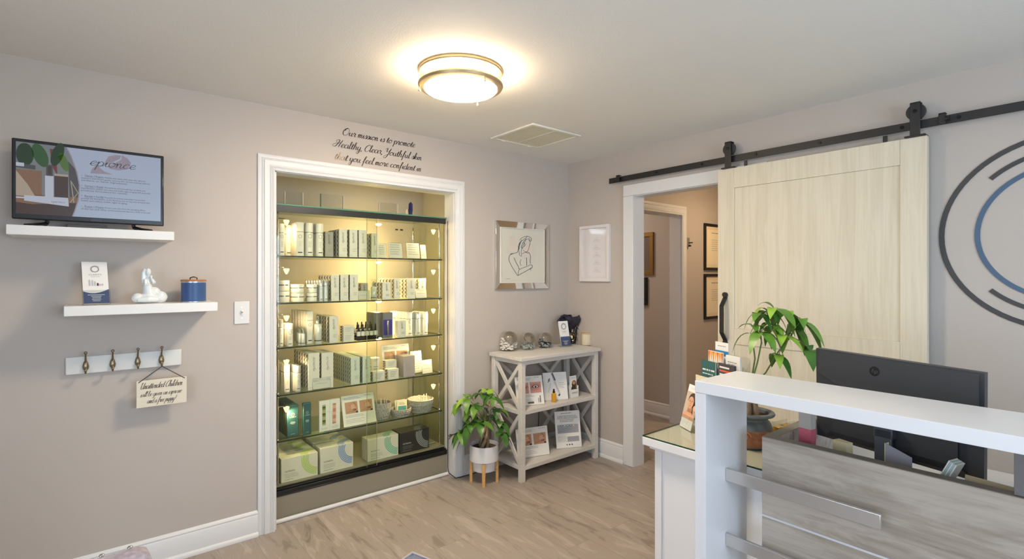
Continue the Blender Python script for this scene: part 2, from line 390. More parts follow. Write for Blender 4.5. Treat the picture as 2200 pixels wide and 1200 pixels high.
# ================================================================== THE ROOM
XL, YR, ZC = -4.6, -5.2, 2.44
OX0, OX1, OZ = -2.408, -1.182, 2.07           # closet opening in the back wall
DY0, DY1, DZ = -.705, -1.62, 2.08             # hall opening in the right wall
HY = -.309                                    # hall side wall
b = MB(); b.box(XL-.2, 3.0, YR-.2, 2.0, -.1, 0); f = b.build('floor', floor_mat()); struct(f)
b = MB(); b.box(XL-.2, 3.0, YR-.2, 2.0, ZC, ZC+.1); struct(b.build('ceiling', CEIL))
b = MB(); b.box(XL, OX0, 0, .12, 0, ZC); b.box(OX1, 0, 0, .12, 0, ZC); b.box(OX0, OX1, 0, .12, OZ, ZC)
struct(b.build('wall_back', PAINT))
b = MB(); b.box(-2.62, -2.5, .12, .76, 0, ZC); b.box(-1.07, -.95, .12, .76, 0, ZC); b.box(-2.5, -1.07, .64, .76, 0, ZC)
struct(b.build('wall_closet', PAINT))
b = MB(); b.box(0, .115, DY0, .12, 0, ZC); b.box(0, .115, YR, DY1, 0, ZC); b.box(0, .115, DY1, DY0, DZ, ZC)
struct(b.build('wall_right', PAINT))
b = MB(); b.box(XL-.15, XL, YR, -4.35, 0, ZC); b.box(XL-.15, XL, -2.05, .12, 0, ZC); b.box(XL-.15, XL, -4.35, -2.05, 2.15, ZC); b.box(XL-.15, XL, -4.35, -2.05, 0, .5)
struct(b.build('wall_left', PAINT))
b = MB(); b.box(XL, -3.15, YR-.15, YR, 0, ZC); b.box(-.85, .115, YR-.15, YR, 0, ZC); b.box(-3.15, -.85, YR-.15, YR, 2.15, ZC); b.box(-3.15, -.85, YR-.15, YR, 0, .8)
struct(b.build('wall_front', PAINT))
def window(name, a, c, z0, z1, vert):
    # a..c along the wall, frame with two mullions
    fr = MB(); g = MB(); t = .05
    def bx(p0, p1, q0, q1): fr.box(XL-.12, XL-.06, p0, p1, q0, q1) if vert else fr.box(p0, p1, YR-.12, YR-.06, q0, q1)
    bx(a, c, z0, z0+t); bx(a, c, z1-t, z1); bx(a, a+t, z0+t, z1-t); bx(c-t, c, z0+t, z1-t)
    for k in (1, 2): q = a+(c-a)*k/3; bx(q-t/2, q+t/2, z0+t, z1-t)
    bx(a+t, c-t, (z0+z1)/2-.015, (z0+z1)/2+.015)
    o = fr.build(name, TRIM)
    g.box(XL-.092, XL-.088, a+t, c-t, z0+t, z1-t) if vert else g.box(a+t, c-t, YR-.092, YR-.088, z0+t, z1-t)
    g.build('pane', GLASS, o); struct(o)
window('window_1', -4.35, -2.05, .5, 2.15, True)
window('window_2', -3.15, -.85, .8, 2.15, False)

# hall behind the right wall and the room behind the hall
b = MB(); b.box(.115, .42, HY, HY+.12, 0, ZC); b.box(1.25, 3.0, HY, HY+.12, 0, ZC); b.box(.42, 1.25, HY, HY+.12, 2.06, ZC)
struct(b.build('wall_hall', PAINT))
b = MB(); b.box(.115, 3.0, -1.95, -1.83, 0, ZC); b.box(2.88, 3.0, -1.83, HY, 0, ZC); struct(b.build('wall_hall_end', PAINT))
b = MB(); b.box(1.38, 1.5, HY+.12, 2.0, 0, ZC); b.box(.0, .115, .12, 2.0, 0, ZC); b.box(.115, 1.38, 1.88, 2.0, 0, ZC); struct(b.build('wall_far_room', PAINT))

# casings ----------------------------------------------------------
def casing_prof(mb, side, w, T):
    """fluted casing board, width along x from 0 to w, thickness to -y"""
    prof = [(0, 0), (0, .018), (.008, .021), (.014, .014), (.020, .021), (.027, .015), (.033, .019), (w*.62, .019), (w*.66, .012), (w*.72, .016), (w*.80, .011), (w*.90, .012), (w, .009), (w, 0)]
    return prof
def casing(name, x0, x1, z, wd, T, label=None, prof_side=1, flip=1, zbot=0):
    """frame of three mitred fluted boards around an opening x0..x1, height z; T maps local (x, -y out, z)"""
    prof = casing_prof(None, 1, wd, None)      # (0 = inner edge)
    mb = MB(); mb.T = T
    path = [((x0, zbot), (-1, 0)), ((x0, z), (-1, 1)), ((x1, z), (1, 1)), ((x1, zbot), (1, 0))]
    vs = []
    for (px, pz), (dx, dz) in path:
        for u, d in prof: vs.append((px+dx*u, -d, pz+dz*u))
    n = len(prof); fs = []
    for i in range(3):
        for k in range(n): fs.append((i*n+k, i*n+(k+1) % n, (i+1)*n+(k+1) % n, (i+1)*n+k))
    fs += [tuple(range(n)), tuple(range(4*n-1, 3*n-1, -1))]
    mb.add(vs, fs)
    return mb
I = Matrix()
TR = Matrix.Rotation(-PI/2, 4, 'Z')            # local x -> -Y, local -y -> -X
TH_ = Matrix.Translation((0, HY, 0))
struct(casing('c', OX0, OX1, OZ, .088, I).build('trim_1', TRIM))
b = MB(); b.box(OX0-.003, OX0+.012, .0, .12, 0, OZ); b.box(OX1-.004, OX1+.004, 0, .12, 0, OZ); b.box(OX0, OX1, 0, .12, OZ-.004, OZ+.004); struct(b.build('trim_2', TRIM))
b = MB(); b.T = TR
for p, q, r, s in ((-DY0-.094, -DY0, 0, DZ), (-DY1, -DY1+.094, 0, DZ), (-DY0-.094, -DY1+.094, DZ, DZ+.088)): b.box(p, q, -.019, 0, r, s)
struct(b.build('trim_3', TRIM, bevel=.004))
b = MB(); b.box(-.004, .12, DY0-.001, DY0+.008, 0, DZ); b.box(-.004, .12, DY1-.008, DY1+.001, 0, DZ); b.box(-.004, .12, DY1, DY0, DZ-.004, DZ+.006); struct(b.build('trim_4', TRIM))
struct(casing('c', .42, 1.25, 2.06, .088, TH_).build('trim_5', TRIM))
b = MB(); b.box(.415, .424, HY, HY+.125, 0, 2.06); b.box(1.246, 1.255, HY, HY+.125, 0, 2.06); b.box(.42, 1.25, HY, HY+.125, 2.056, 2.064); struct(b.build('trim_6', TRIM))

# baseboards: board, moulded top, quarter round ------------------------
def baseboard(name, a, b_, T):
    pr = [(0, 0), (.024, 0), (.024, .012), (.018, .022), (.013, .024), (.013, .112), (.009, .120), (.011, .127), (.006, .138), (0, .142)]
    mb = MB(); mb.T = T; n = len(pr)
    vs = [(a, -d, z) for d, z in pr]+[(b_, -d, z) for d, z in pr]
    mb.add(vs, [(k, (k+1) % n, n+(k+1) % n, n+k) for k in range(n)]+[tuple(range(n)), tuple(range(2*n-1, n-1, -1))])
    struct(mb.build(name, TRIM))
baseboard('baseboard_back', XL, OX0-.088, I)
baseboard('baseboard_corner', OX1+.088, 0, I)
baseboard('baseboard_right', 0, -DY0-.094, TR)
baseboard('baseboard_desk', -DY1+.094, -YR, TR)
baseboard('baseboard_hall', 1.34, 2.88, TH_)
baseboard('baseboard_far', -2.0, -HY-.12-.0, Matrix.Translation((1.38, 0, 0)) @ TR)
b = MB(); b.tube([(OX0, .068, .012), (OX1, .068, .012)], .013, 10); b.box(OX0, OX1, .068, .081, 0, .012); struct(b.build('trim_7', TRIM))

# ceiling lamp ---------------------------------------------------------
LX, LY = onZ(990, 184, 2.37).xy
LAMPW = mat('lamp_diffuser_white', (255, 250, 240), .4, emit=(255, 234, 204), estr=76)
t = thing('ceiling_lamp', 'round flush ceiling lamp glowing white between two brushed nickel rings', 'ceiling lamp', (LX, LY, ZC))
b = MB(); b.lathe([(.172, -.0805), (.168, -.094), (.12, -.104), (.06, -.108), (0, -.109)], seg=48); b.build('bottom_diffuser', LAMPW, t, sharp=1.2)
b = MB(); b.lathe([(.172, -.012), (.172, -.080)], seg=48); b.build('side_diffuser', mat('lamp_side_white', (255, 250, 240), .4, emit=(255, 230, 194), estr=32), t, sharp=1.2)
b = MB(); b.lathe([(.176, 0), (.198, 0), (.2, -.012), (.196, -.018), (.176, -.02)], seg=56, close=False); b.build('upper_ring', NICKEL, t)
b = MB(); b.lathe([(.175, -.066), (.199, -.064), (.202, -.072), (.197, -.082), (.175, -.088)], seg=56, close=False); b.build('lower_ring', NICKEL, t)
for a in (20, 140, 260):
    b = MB(); ca, sa = math.cos(math.radians(a+10)), math.sin(math.radians(a+10)); b.tube([(.194*ca, .194*sa, -.01), (.194*ca, .194*sa, -.1)], .003, 8); b.ball((.194*ca, .194*sa, -.102), .006)
    b.build('spacer_rod', NICKEL, t)
# air vent ---------------------------------------------------------------
VENT = mat('vent_cream', (218, 212, 190), .5)
t = thing('ceiling_vent', 'square cream ceiling air return with two filter panels', 'air vent', (-.825, -.49, ZC))
b = MB(); w = .225
for s in (-1, 1): b.box(-w, w, s*w, s*(w-.028), 0, -.012); b.box(s*w, s*(w-.028), -w+.028, w-.028, 0, -.012)
b.box(-.006, .006, -w+.028, w-.028, 0, -.010); b.build('vent_frame', mat('vent_frame_white', (232, 228, 216), .4), t, bevel=.004)
for s in (-1, 1):
    b = MB(); b.box(s*.006, s*(w-.028), -w+.028, w-.028, -.001, -.007)
    for k in range(14): q = s*(.012+k*.0132); b.box(q, q+s*.004, -w+.03, w-.03, -.007, -.009)
    b.build('grille_panel', VENT, t)
for x in (-.12, .12):
    b = MB(); b.box(x-.012, x+.012, w-.022, w-.012, -.012, -.016)
    b.build('latch', mat('vent_latch', (235, 230, 220), .3), t)
t = thing('hall_ceiling_lamp', 'round hall ceiling lamp out of sight beyond the door opening', 'ceiling lamp', (1.5, -1.1, ZC))
b = MB(); b.lathe([(.15, 0), (.15, -.05), (0, -.08)], seg=32); b.build('diffuser', mat('hall_lamp_glow', (255, 240, 220), .4, emit=(255, 220, 174), estr=38), t)
b = MB(); b.lathe([(.15, 0), (.165, 0), (.165, -.03), (.15, -.03)], seg=32, close=False); b.build('ring', NICKEL, t)

t = thing('far_room_fill_lamp', 'unseen round fill lamp added to brighten the dark room beyond the hall', 'ceiling lamp', (.75, .9, ZC))  # added lamp, never in view, only brightens the far room
b = MB(); b.lathe([(.13, 0), (.13, -.05), (0, -.07)], seg=32); b.build('diffuser', mat('far_fill_lamp_glow', (255, 248, 236), .4, emit=(255, 232, 208), estr=46), t)
b = MB(); b.lathe([(.13, 0), (.145, 0), (.145, -.03), (.13, -.03)], seg=32, close=False); b.build('ring', NICKEL, t)

# ================================================================== WALL LETTERING AND MARKS
def decal(name, label, mb, m, kind='wall lettering'): return tag(mb.build(name, m), label, kind)
b = MB()
WINK = mat('wall_letter_black', (40, 34, 36), .5)
FADE = mat('worn_letter_tan', (178, 154, 124), .6)
def wline(s, u0, v0, u1, v1, xh, fade=0):
    a = onY(u0, v0, -.002); c = onY(u1, v1, -.002); r = math.atan2(c.z-a.z, c.x-a.x)*0
    w = c.x-a.x; k = w/(cursive_w(s)*xh); x = a.x
    z = (a.z+c.z)/2
    if fade:
        h = s[:fade]; hw = cursive_w(h)*xh*k; cursive(b, h, x, z, xh, y=-.002, m=1, width=hw, pen=.25); x += hw; cursive(b, s[fade:], x, z, xh, y=-.002, width=w-hw, pen=.25)
    else: cursive(b, s, x, z, xh, y=-.002, width=w, pen=.25)
wline('Our mission is to promote', 735, 290, 891, 316, .0225)
wline('Healthy, Clear, Youthful skin', 717, 315.5, 905, 343, .0225)
wline('that you feel more confident in', 718, 341, 904, 368.5, .0225, fade=3)
decal('wall_quote', 'black script mission statement lettered on the wall above the display case', b, [WINK, FADE])
DGR = mat('logo_charcoal', (62, 61, 62), .5); DBL = mat('logo_blue', (72, 98, 124), .5)
c0 = (2.972, 0, 1.656)
t = thing('wall_logo', 'large round wall emblem of charcoal and blue rings right of the sliding door', 'wall emblem', (0, 0, 0))
def wr(name, r0, r1, a0, a1, m):
    b = MB(); b.T = TR; b.ring((c0[0], -.004, c0[2]), r0, r1, math.radians(a0), math.radians(a1), seg=72, d=.004); b.build(name, m, t)
wr('outer_ring', .414, .4355, 0, 360, DGR); wr('inner_ring', .284, .304, 0, 360, DBL); wr('upper_arc', .347, .366, 30, 134, DGR); wr('lower_arc', .347, .366, -134, -30, DGR)

# ================================================================== LEFT PART OF THE BACK WALL
tag(MB().box(-3.493, -2.917, -.24, 0, 1.634, 1.675).build('floating_shelf', SHELFW, bevel=.002), 'white floating wall shelf under the television', 'shelf')
tag(MB().box(-3.316, -2.733, -.23, 0, 1.289, 1.333).build('floating_shelf', SHELFW, bevel=.002), 'white floating wall shelf with brochure stand, figurine and blue canister', 'shelf')

# television
TY = -.14; a = onY(25, 295, TY); c = onY(352, 335, TY); x0, x1 = a.x, c.x; z0, z1 = 1.708, 2.05
t = thing('television', 'small black flat television on the upper wall shelf showing a skincare slide', 'television', (0, 0, 0))
b = MB(); b.box(x0, x1, TY, TY+.03, z0, z1); b.box(x0+.06, x1-.06, TY+.03, TY+.06, z0+.03, z1-.08); b.build('housing', BLACK, t, bevel=.004)
bz = .013
def em(name, col, k=1.0):
    return mat('screen_'+name, (10, 10, 10), .25, emit=col, estr=k*.50)
sx0, sx1, sz0, sz1 = x0+bz, x1-bz, z0+.022, z1-.014; sw = sx1-sx0; sh = sz1-sz0
SM = [em('white', (176, 188, 210), .85), em('shadow', (84, 82, 84), .8), em('tan', (142, 108, 84), .8), em('brown', (78, 60, 54), .8), em('green', (52, 92, 48), .8), em('dark_green', (34, 60, 34), .8),
      em('cream', (186, 170, 150), .8), em('pale', (196, 202, 216), .85), em('mauve', (160, 150, 164), .85), em('ink', (72, 76, 92), .8), em('black', (30, 30, 38), .7), em('sky', (132, 138, 140), .75), em('lime', (88, 122, 58), .8), em('red', (120, 60, 60), .8)]
b = MB(); y = TY-.001
def S(u, v): return (sx0+u*sw, sz1-v*sh)
def poly(pts, m, d=0): b.flat([(S(u, v)[0], y-d, S(u, v)[1]) for u, v in pts], m)
poly([(0, 0), (1, 0), (1, 1), (0, 1)], 0)
arc = [(.315, 0), (.345, .12), (.385, .35), (.402, .55), (.395, .75), (.37, .92), (.355, 1)]
poly([(0, 0)]+[(0, 1)]+[(u, v) for u, v in reversed(arc)], 11, .0002)
def cp(pts, m, d): poly(pts, m, d)
cp([(0, .72), (.396, .72), (.37, .92), (.355, 1), (0, 1)], 3, .0004)
cp([(0, .72), (.396, .72), (.39, .80), (.1, .86), (0, .84)], 2, .0005)
cp([(.0, .38), (.16, .38), (.16, .75), (0, .75)], 2, .0005); cp([(0, .40), (.07, .58), (.12, .75), (0, .75)], 6, .0006)
cp([(.24, .42), (.33, .42), (.33, .74), (.24, .74)], 3, .0006); cp([(.24, .40), (.33, .40), (.33, .43), (.24, .43)], 6, .0007)
cp([(.33, .2), (.375, .3), (.4, .5), (.4, .72), (.34, .72)], 1, .0005)
for cx_, cz_, r1, r2, m, rr in ((.055, .17, .055, .16, 5, 0), (.15, .16, .05, .16, 4, -.5), (.26, .12, .04, .17, 5, .4), (.30, .22, .03, .13, 12, -.4)):
    cp([(cx_+r1*math.cos(q*PI/9)*math.cos(rr)-r2*.4*math.sin(q*PI/9)*math.sin(rr), cz_+r2*math.sin(q*PI/9)+r1*rr*math.cos(q*PI/9)) for q in range(18)], m, .0007)
cp([(.0, .30), (.12, .31), (.12, .37), (0, .36)], 1, .0009); cp([(0, .29), (.05, .29), (.05, .34), (0, .34)], 7, .001)
cp([(.18, .44), (.235, .44), (.235, .74), (.18, .74)], 7, .0009); cp([(.187, .28), (.23, .28), (.23, .44), (.187, .44)], 1, .0009); cp([(.197, .30), (.22, .30), (.22, .42), (.197, .42)], 3, .001)
cp([(.21, .05), (.25, .05), (.26, .42), (.225, .3)], 13, .0006)
cp([(.05, .74), (.33, .735), (.335, .86), (.05, .815)], 7, .0011); cp([(.0, .765), (.05, .765), (.05, .785), (0, .785)], 7, .0011)
for p, q in (((.345, .48), (.365, .80)), ((.35, .5), (.395, .66)), ((.34, .8), (.39, .66))):
    cp([p, (p[0]+.006, p[1]), (q[0]+.006, q[1]), q], 6, .0011)
# slide: swoosh mark, script, bullet text
poly([(u, v) for u, v in arc]+[(u+.008, v) for u, v in reversed(arc)], 8, .0012)
def ell(cu, cv, ru, rv, a0, a1, n=14): return [(cu+ru*math.cos(math.radians(a0+(a1-a0)*k/n)), cv-rv*math.sin(math.radians(a0+(a1-a0)*k/n))) for k in range(n+1)]
poly([(.585, .14), (.61, .06), (.66, .03), (.70, .03), (.69, .08), (.65, .13), (.60, .19), (.575, .2)], 8, .0012)
poly([(.705, .02), (.745, .06), (.77, .12), (.765, .18), (.73, .235), (.68, .26), (.62, .25), (.60, .22), (.65, .16), (.70, .09)], 8, .0012)
poly([(.53, .19), (.545, .25), (.58, .30), (.64, .33), (.48, .345), (.49, .28)], 8, .0012)
px, pz = S(.47, .225); cursive(b, 'epionce', px, pz, .021, y=y-.0016, m=10, width=.46*sw*.72, pen=.13, nib=.6)
px, pz = S(.22, .815); cursive(b, 'epionce', px, pz, .005, y=y-.0016, m=9, width=.09*sw, pen=.2)
rows = [(.40, 'Cleanse + Prepare:', 'Healthy skin starts with clean skin. Epionce', 'cleansers and toners gently remove dirt, oil and makeup without', 'oxidants or harsh ingredients.'),
        (.55, 'Correct + Repair:', 'Retexturize and smooth fine wrinkles and', 'imperfections, uneven skin tone and visible signs of aging with powerful', 'products formulated for results.'),
        (.70, 'Renew + Fortify:', 'Powerful formulated antioxidant moisturizers', 'provide the foundation of the Epionce line to improve stressed skin', 'health and reduce visible signs of aging.'),
        (.855, 'Protect + Prevent:', 'Protect your skin from the damaging effects', 'of the sun and other environmental factors with a broad', '')]
for v, h, l1, l2, l3 in rows:
    px, pz = S(.44, v); text(b, '• ', px-.012, pz, .0072, y-.0014, 9); text(b, h, px, pz, .0085, y-.0014, 10, width=.135*sw)
    q = S(.44, v+.008); b.flat([(q[0], y-.0014, q[1]), (q[0]+.135*sw, y-.0014, q[1]), (q[0]+.135*sw, y-.0014, q[1]-.0006), (q[0], y-.0014, q[1]-.0006)], 10)
    text(b, l1, px+.14*sw, pz, .0072, y-.0014, 9, width=.30*sw)
    if l2: text(b, l2, S(.415, 0)[0], pz-.0105, .0072, y-.0014, 9, width=.50*sw)
    if l3: text(b, l3, S(.415, 0)[0], pz-.0205, .0072, y-.0014, 9, width=.33*sw)
b.build('screen', SM, t)
for s, xq in ((-1, onY(100, 475, TY).x), (1, onY(288, 487, TY).x)):
    b = MB(); b.tube([(xq, -.11, z0+.004), (xq, -.11, z0-.01)], .008, 8)
    b.tube([(xq, -.11, z0-.012), (xq+s*.03, -.15, z0-.022), (xq+s*.065, -.205, 1.6795)], [.007, .006, .004], 8)
    b.tube([(xq, -.11, z0-.012), (xq+s*.012, -.07, z0-.022), (xq+s*.03, -.03, 1.6795)], [.007, .006, .004], 8)
    b.build('stand_foot', BLACK, t)
b = MB(); b.box(-.02, .02, TY-.003, TY, -.005, .005); b.build('brand_badge', mat('badge_grey', (60, 60, 64), .3, .5), t, loc=((x0+x1)/2+.01, 0, z0+.010))
tag(MB().box(-3.31, -3.165, -.075, -.02, 1.6755, 1.70).build('set_top_box', mat('grey_box', (120, 112, 108), .5), bevel=.002), 'flat grey box lying on the shelf under the television', 'box')
b = MB(); b.prism([(-3.150, -.085, 1.676), (-3.075, -.085, 1.676), (-3.078, -.04, 1.685), (-3.155, -.04, 1.685)], (0, 0, .0012)); tag(b.build('paper_slip', PAPER), 'white paper slip lying between the feet of the television', 'paper')

# light switch
t = thing('light_switch', 'white toggle light switch plate beside the display case', 'light switch', (-2.577, 0, 1.261))
MB().box(-.038, .038, -.006, 0, -.062, .062).build('plate', TRIM, t, bevel=.002)
b = MB(); b.box(-.005, .005, -.010, -.006, -.012, .012); b.bar((0, -.006, 0), (0, -.019, .010), .007, .009); b.build('toggle', mat('switch_toggle', (215, 213, 208), .3), t)
for z in (-.03, .03): MB().lathe([(.003, 0), (.003, .001)], (0, 0, 0), 10).build('screw', CHROME, t, loc=(0, -.006, z)).rotation_euler = (PI/2, 0, 0)

# coat hook rail
t = thing('coat_rack', 'white coat rail with four antique metal hooks', 'coat rack', (0, 0, 0))
MB().box(-3.317, -2.862, -.018, 0, 1.004, 1.086).build('rail_board', mat('rail_white', (222, 222, 218), .4), t, bevel=.004)
ANT = mat('antique_nickel', (150, 136, 112), .3, .95)
def hook(x):
    b = MB(); b.lathe([(.0001, -.02), (.011, -.008), (.013, .004), (.009, .022), (.005, .03), (.0001, .034)], (x, -.021, 1.035), 14)
    b.tube([(x, -.024, 1.055), (x, -.034, 1.075), (x, -.05, 1.09), (x, -.052, 1.102)], [.005, .004, .0035, .0035], 10); b.ball((x, -.052, 1.106), .0072)
    b.tube([(x, -.03, 1.03), (x, -.044, 1.01), (x, -.054, 1.012), (x, -.056, 1.02)], [.005, .004, .004, .004], 10); b.ball((x, -.056, 1.024), .006)
    b.build('hook', ANT, t)
HX = [onY(u, 775, -.03).x for u in (184, 242, 296, 347)]
for x in HX: hook(x)
# hanging sign
SY = -.075
a = onY(293, 819, SY); c = onY(401, 803, SY); d = onY(407, 857, SY); zt = a.z; zb = onY(294, 877, SY).z
t = thing('hanging_sign', 'cream hanging sign about unattended children on the rightmost hook', 'sign', (0, 0, 0))
xa, xb = a.x, c.x
MB().box(xa, xb, SY, SY+.006, zb, zt).build('sign_board', mat('cream_board', (226, 218, 198), .5), t, bevel=.001)
b = MB(); w = xb-xa; h = zt-zb; xm = (xa+xb)/2; SI = SY-.001
cursive(b, 'Unattended Children', xa+w*.06, zt-h*.31, h*.115, y=SI, width=w*.84, pen=.18)
cursive(b, 'will be given an espresso', xa+w*.07, zt-h*.60, h*.095, y=SI, width=w*.82, pen=.17)
cursive(b, 'and a free puppy!', xa+w*.2, zt-h*.86, h*.10, y=SI, width=w*.56, pen=.17)
b.build('lettering', mat('sign_brown', (88, 66, 56), .6), t)
b = MB(); hx = HX[3]; b.tube([(xa+.008, SY-.001, zt-.008), (hx, SY+.018, 1.012)], .0022, 6); b.tube([(xb-.008, SY-.001, zt-.008), (hx, SY+.018, 1.012)], .0022, 6)
b.build('ribbon', mat('grey_ribbon', (62, 62, 66), .6), t)

# brochure stands
def brochure_stand(name, label, loc, rotz, w, h, wave=True, bottles=True, lean=.2):
    t = thing(name, label, 'brochure stand', loc, rotz)
    L_ = Matrix.Translation((0, 0, .0026)) @ Matrix.Rotation(-lean, 4, 'X')
    b = MB(); b.T = L_; b.box(-w/2-.004, w/2+.004, .005, .0065, 0, h*1.0); b.box(-w/2-.004, w/2+.004, -.012, -.0105, 0, h*.32); b.box(-w/2-.004, -w/2-.0025, -.012, .005, 0, h*.32); b.box(w/2+.0025, w/2+.004, -.012, .005, 0, h*.32)
    b.T = I; b.prism([(-w/2, .0, 0), (w/2, .0, 0), (w/2, .06, 0), (-w/2, .06, 0)], (0, 0, .002)); b.build('acrylic_holder', ACRYL, t)
    b = MB(); b.T = Matrix.Translation((0, 0, .002)) @ L_
    b.box(-w/2, w/2, -.004, .002, 0, h)
    y = -.0045
    if wave:
        pts = [(-w/2, y, .001), (w/2, y, .001), (w/2, y, h*.34)]+[(w/2-w*k/12, y, h*(.34-.12*math.sin(PI*k/12*.75+.0)+.04*(k/12))) for k in range(1, 13)]
        b.flat(pts, 1)
    else: b.flat([(-w/2, y, .001), (w/2, y, .001), (w/2, y, h*.38), (-w/2, y, h*.38)], 1)
    zc = h*.82 if wave else h*.78; r = w*.17 if wave else w*.26
    b.ring((0, y, zc), r*.74, r, m=2, seg=28); b.ring((r*.07, y, zc), r*.98, r*1.18, .6, 4.2, m=3, seg=24)
    text(b, 'CLARITY', 0, zc-r*1.55-.007, .0085, y, 2, 'c', width=w*.52)
    lines(b, -w*.17, w*.17, zc-r*1.55-.014, 1, 1, .003, y=y, m=3, ragged=0)
    if bottles:
        for k, (q, hh) in enumerate(((-.24, .15), (-.13, .14), (-.03, .11), (.08, .07), (.17, .05), (.26, .05))):
            b.flat([(q*w-.0035, y, h*.42), (q*w+.0035, y, h*.42), (q*w+.0035, y, h*(.42+hh*.8)), (q*w+.0015, y, h*(.42+hh)), (q*w-.0015, y, h*(.42+hh)), (q*w-.0035, y, h*(.42+hh*.8))], 4 if k == 3 else 3)
    for k, ww in enumerate((.66, .4, .34, .36, .3)): b.flat([(-w*ww/2, y-.0003, h*(.2-.035*k)), (w*ww/2, y-.0003, h*(.2-.035*k)), (w*ww/2, y-.0003, h*(.212-.035*k)), (-w*ww/2, y-.0003, h*(.212-.035*k))], 0)
    b.build('brochure', [PAPER, NAVY, GREYINK, mat('pale_grey_print', (190, 190, 194), .6), mat('dark_red_print', (90, 40, 46), .6)], t)
    return t
q = onY(208, 653, -.17)
brochure_stand('brochure_stand', 'tall white and navy brochure in acrylic stand on the lower wall shelf', (q.x, -.17, 1.333), .12, .092, .205, lean=.38)

# figurine: a kneeling white figure, arms folded at chest, gown spreading
fx = onY(320, 648, -.12).x
b = MB(); b.T = Matrix.Translation((fx, -.12, 1.3335)) @ Matrix.Rotation(.15, 4, 'Z') @ Matrix.Diagonal((1.02, 1.1, 1.38, 1))
b.ball((0, 0, .016), .03, (2.35, 1.1, .62), 28, 14); b.ball((-.045, -.006, .018), .022, (1.2, 1, .8)); b.ball((.042, -.004, .02), .026, (1.25, 1, .85), 20, 12); b.ball((.02, .002, .036), .026, (1.1, .85, .8)); 
b.tube([(.0, 0, .02), (-.004, 0, .045), (-.008, 0, .07), (-.004, 0, .085), (-.002, 0, .096)], [.03, .022, .017, .012, .008], 16)
b.ball((-.004, -.002, .108), .0125, (1, 1, 1.15)); b.tube([(-.012, .004, .118), (-.02, .005, .105), (-.019, .006, .08), (-.016, .006, .05)], [.010, .011, .012, .006], 12)
b.tube([(.01, -.006, .083), (.02, -.012, .07), (.014, -.02, .07), (.004, -.018, .088)], [.006, .0065, .005, .004], 10); b.ball((.004, -.017, .092), .006)
b.tube([(-.016, -.006, .082), (-.018, -.014, .064), (-.004, -.02, .066)], [.006, .006, .004], 10)
b.tube([(-.05, -.022, .012), (-.01, -.03, .014), (.03, -.028, .012)], [.008, .011, .008], 12)
o = b.build('figurine', mat('white_porcelain', (226, 232, 232), .18, coat=.4), sharp=3)
rm = o.modifiers.new('r', 'REMESH'); rm.mode = 'VOXEL'; rm.voxel_size = .0022; rm.use_smooth_shade = True
tag(o, 'white porcelain figurine of a seated woman on the lower wall shelf', 'figurine')

# blue canister
q = onY(416, 648, -.12)
t = thing('canister', 'round blue canister with wooden lid on the lower wall shelf', 'canister', (q.x, -.12, 1.3335)); t.scale = (1.42, 1.42, 1.30)
b = MB(); b.lathe([(.036, 0), (.0385, .001), (.0385, .078), (.036, .079)], seg=32); b.build('body', mat('denim_blue', (52, 84, 134), .4), t)
b = MB(); b.lathe([(.0392, .0), (.0392, .003)], seg=32, close=False); b.build('band', mat('silver_band', (190, 196, 206), .3, .7), t); b = MB(); b.lathe([(.0392, .075), (.0392, .080)], seg=32, close=False); b.build('band', mat('silver_band', (190, 196, 206)), t)
b = MB(); b.lathe([(.039, .079), (.040, .081), (.040, .085), (.038, .087), (0, .087)], seg=32); b.build('lid', mat('copper_wood', (176, 120, 78), .4), t)
b = MB(); b.tube([(-.011, 0, .086), (-.010, 0, .094), (0, 0, .097), (.010, 0, .094), (.011, 0, .086)], .0022, 8); b.build('handle', mat('bronze_handle', (84, 58, 42), .3, .8), t)

# ================================================================== DISPLAY CASE
CY0, CY1 = .088, .60                          # front and back of the case
SX0, SX1 = -2.372, -1.205
SZ = [1.589, 1.302, 1.032, .746, .468, .205]  # shelf tops, last is the case floor
t = case = thing('display_case', 'tall glass display case with sliding doors built into the closet opening', 'display case', (0, 0, 0))
MB().box(-2.392, -1.186, CY0, CY1, 0, .150).build('plinth', mat('taupe_plinth', (140, 133, 116), .35), t)
b = MB(); b.box(-2.392, -1.186, CY0-.004, CY1, .150, .158); b.box(-2.392, -1.186, CY0-.004, CY0+.004, .158, .182); b.box(-2.392, -1.186, CY0+.026, CY0+.034, .158, .196); b.box(-2.392, -1.186, CY0+.011, CY0+.016, .158, .19); b.build('bottom_track', BLACK, t, bevel=.001)
MB().box(-2.386, -1.190, CY0+.034, CY1, .158, .2042).build('case_floor', mat('case_floor_taupe', (150, 144, 128), .3), t)
b = MB(); b.box(-2.392, -1.198, CY0, CY0+.034, 1.852, 1.888); b.box(-2.392, -1.198, CY0-.003, CY0, 1.848, 1.888); b.build('top_track', mat('top_track_black', (34, 38, 34), .3), t, bevel=.001)
b = MB(); b.box(-2.392, -1.190, CY0-.002, CY1, 1.8885, 1.8965, 0); b.box(-2.392, -1.190, CY0-.003, CY0-.002, 1.8885, 1.8965, 1); b.build('top_glass', [SHG, GEDGE2], t)
for x in (-2.390, -1.188):
    b = MB(); b.box(x-.003, x+.003, CY0+.036, CY1, .206, 1.888, 0); b.box(x-.003, x+.003, CY0+.034, CY0+.036, .206, 1.888, 1); b.build('side_glass', [CASEG, GEDGE], t)
for i, (xa, xb, y) in enumerate(((-2.388, -1.735, CY0+.007), (-1.80, -1.196, CY0+.019))):
    b = MB(); b.box(xa+.001, xb-.001, y-.002, y+.002, .19, 1.86, 0)
    for x in (xa, xb): b.box(x-.0010, x+.0010, y-.0022, y+.0022, .19, 1.86, 1)
    b.build('sliding_door', [CASEG, mat('pale_glass_edge', (150, 152, 128), .2)], t)
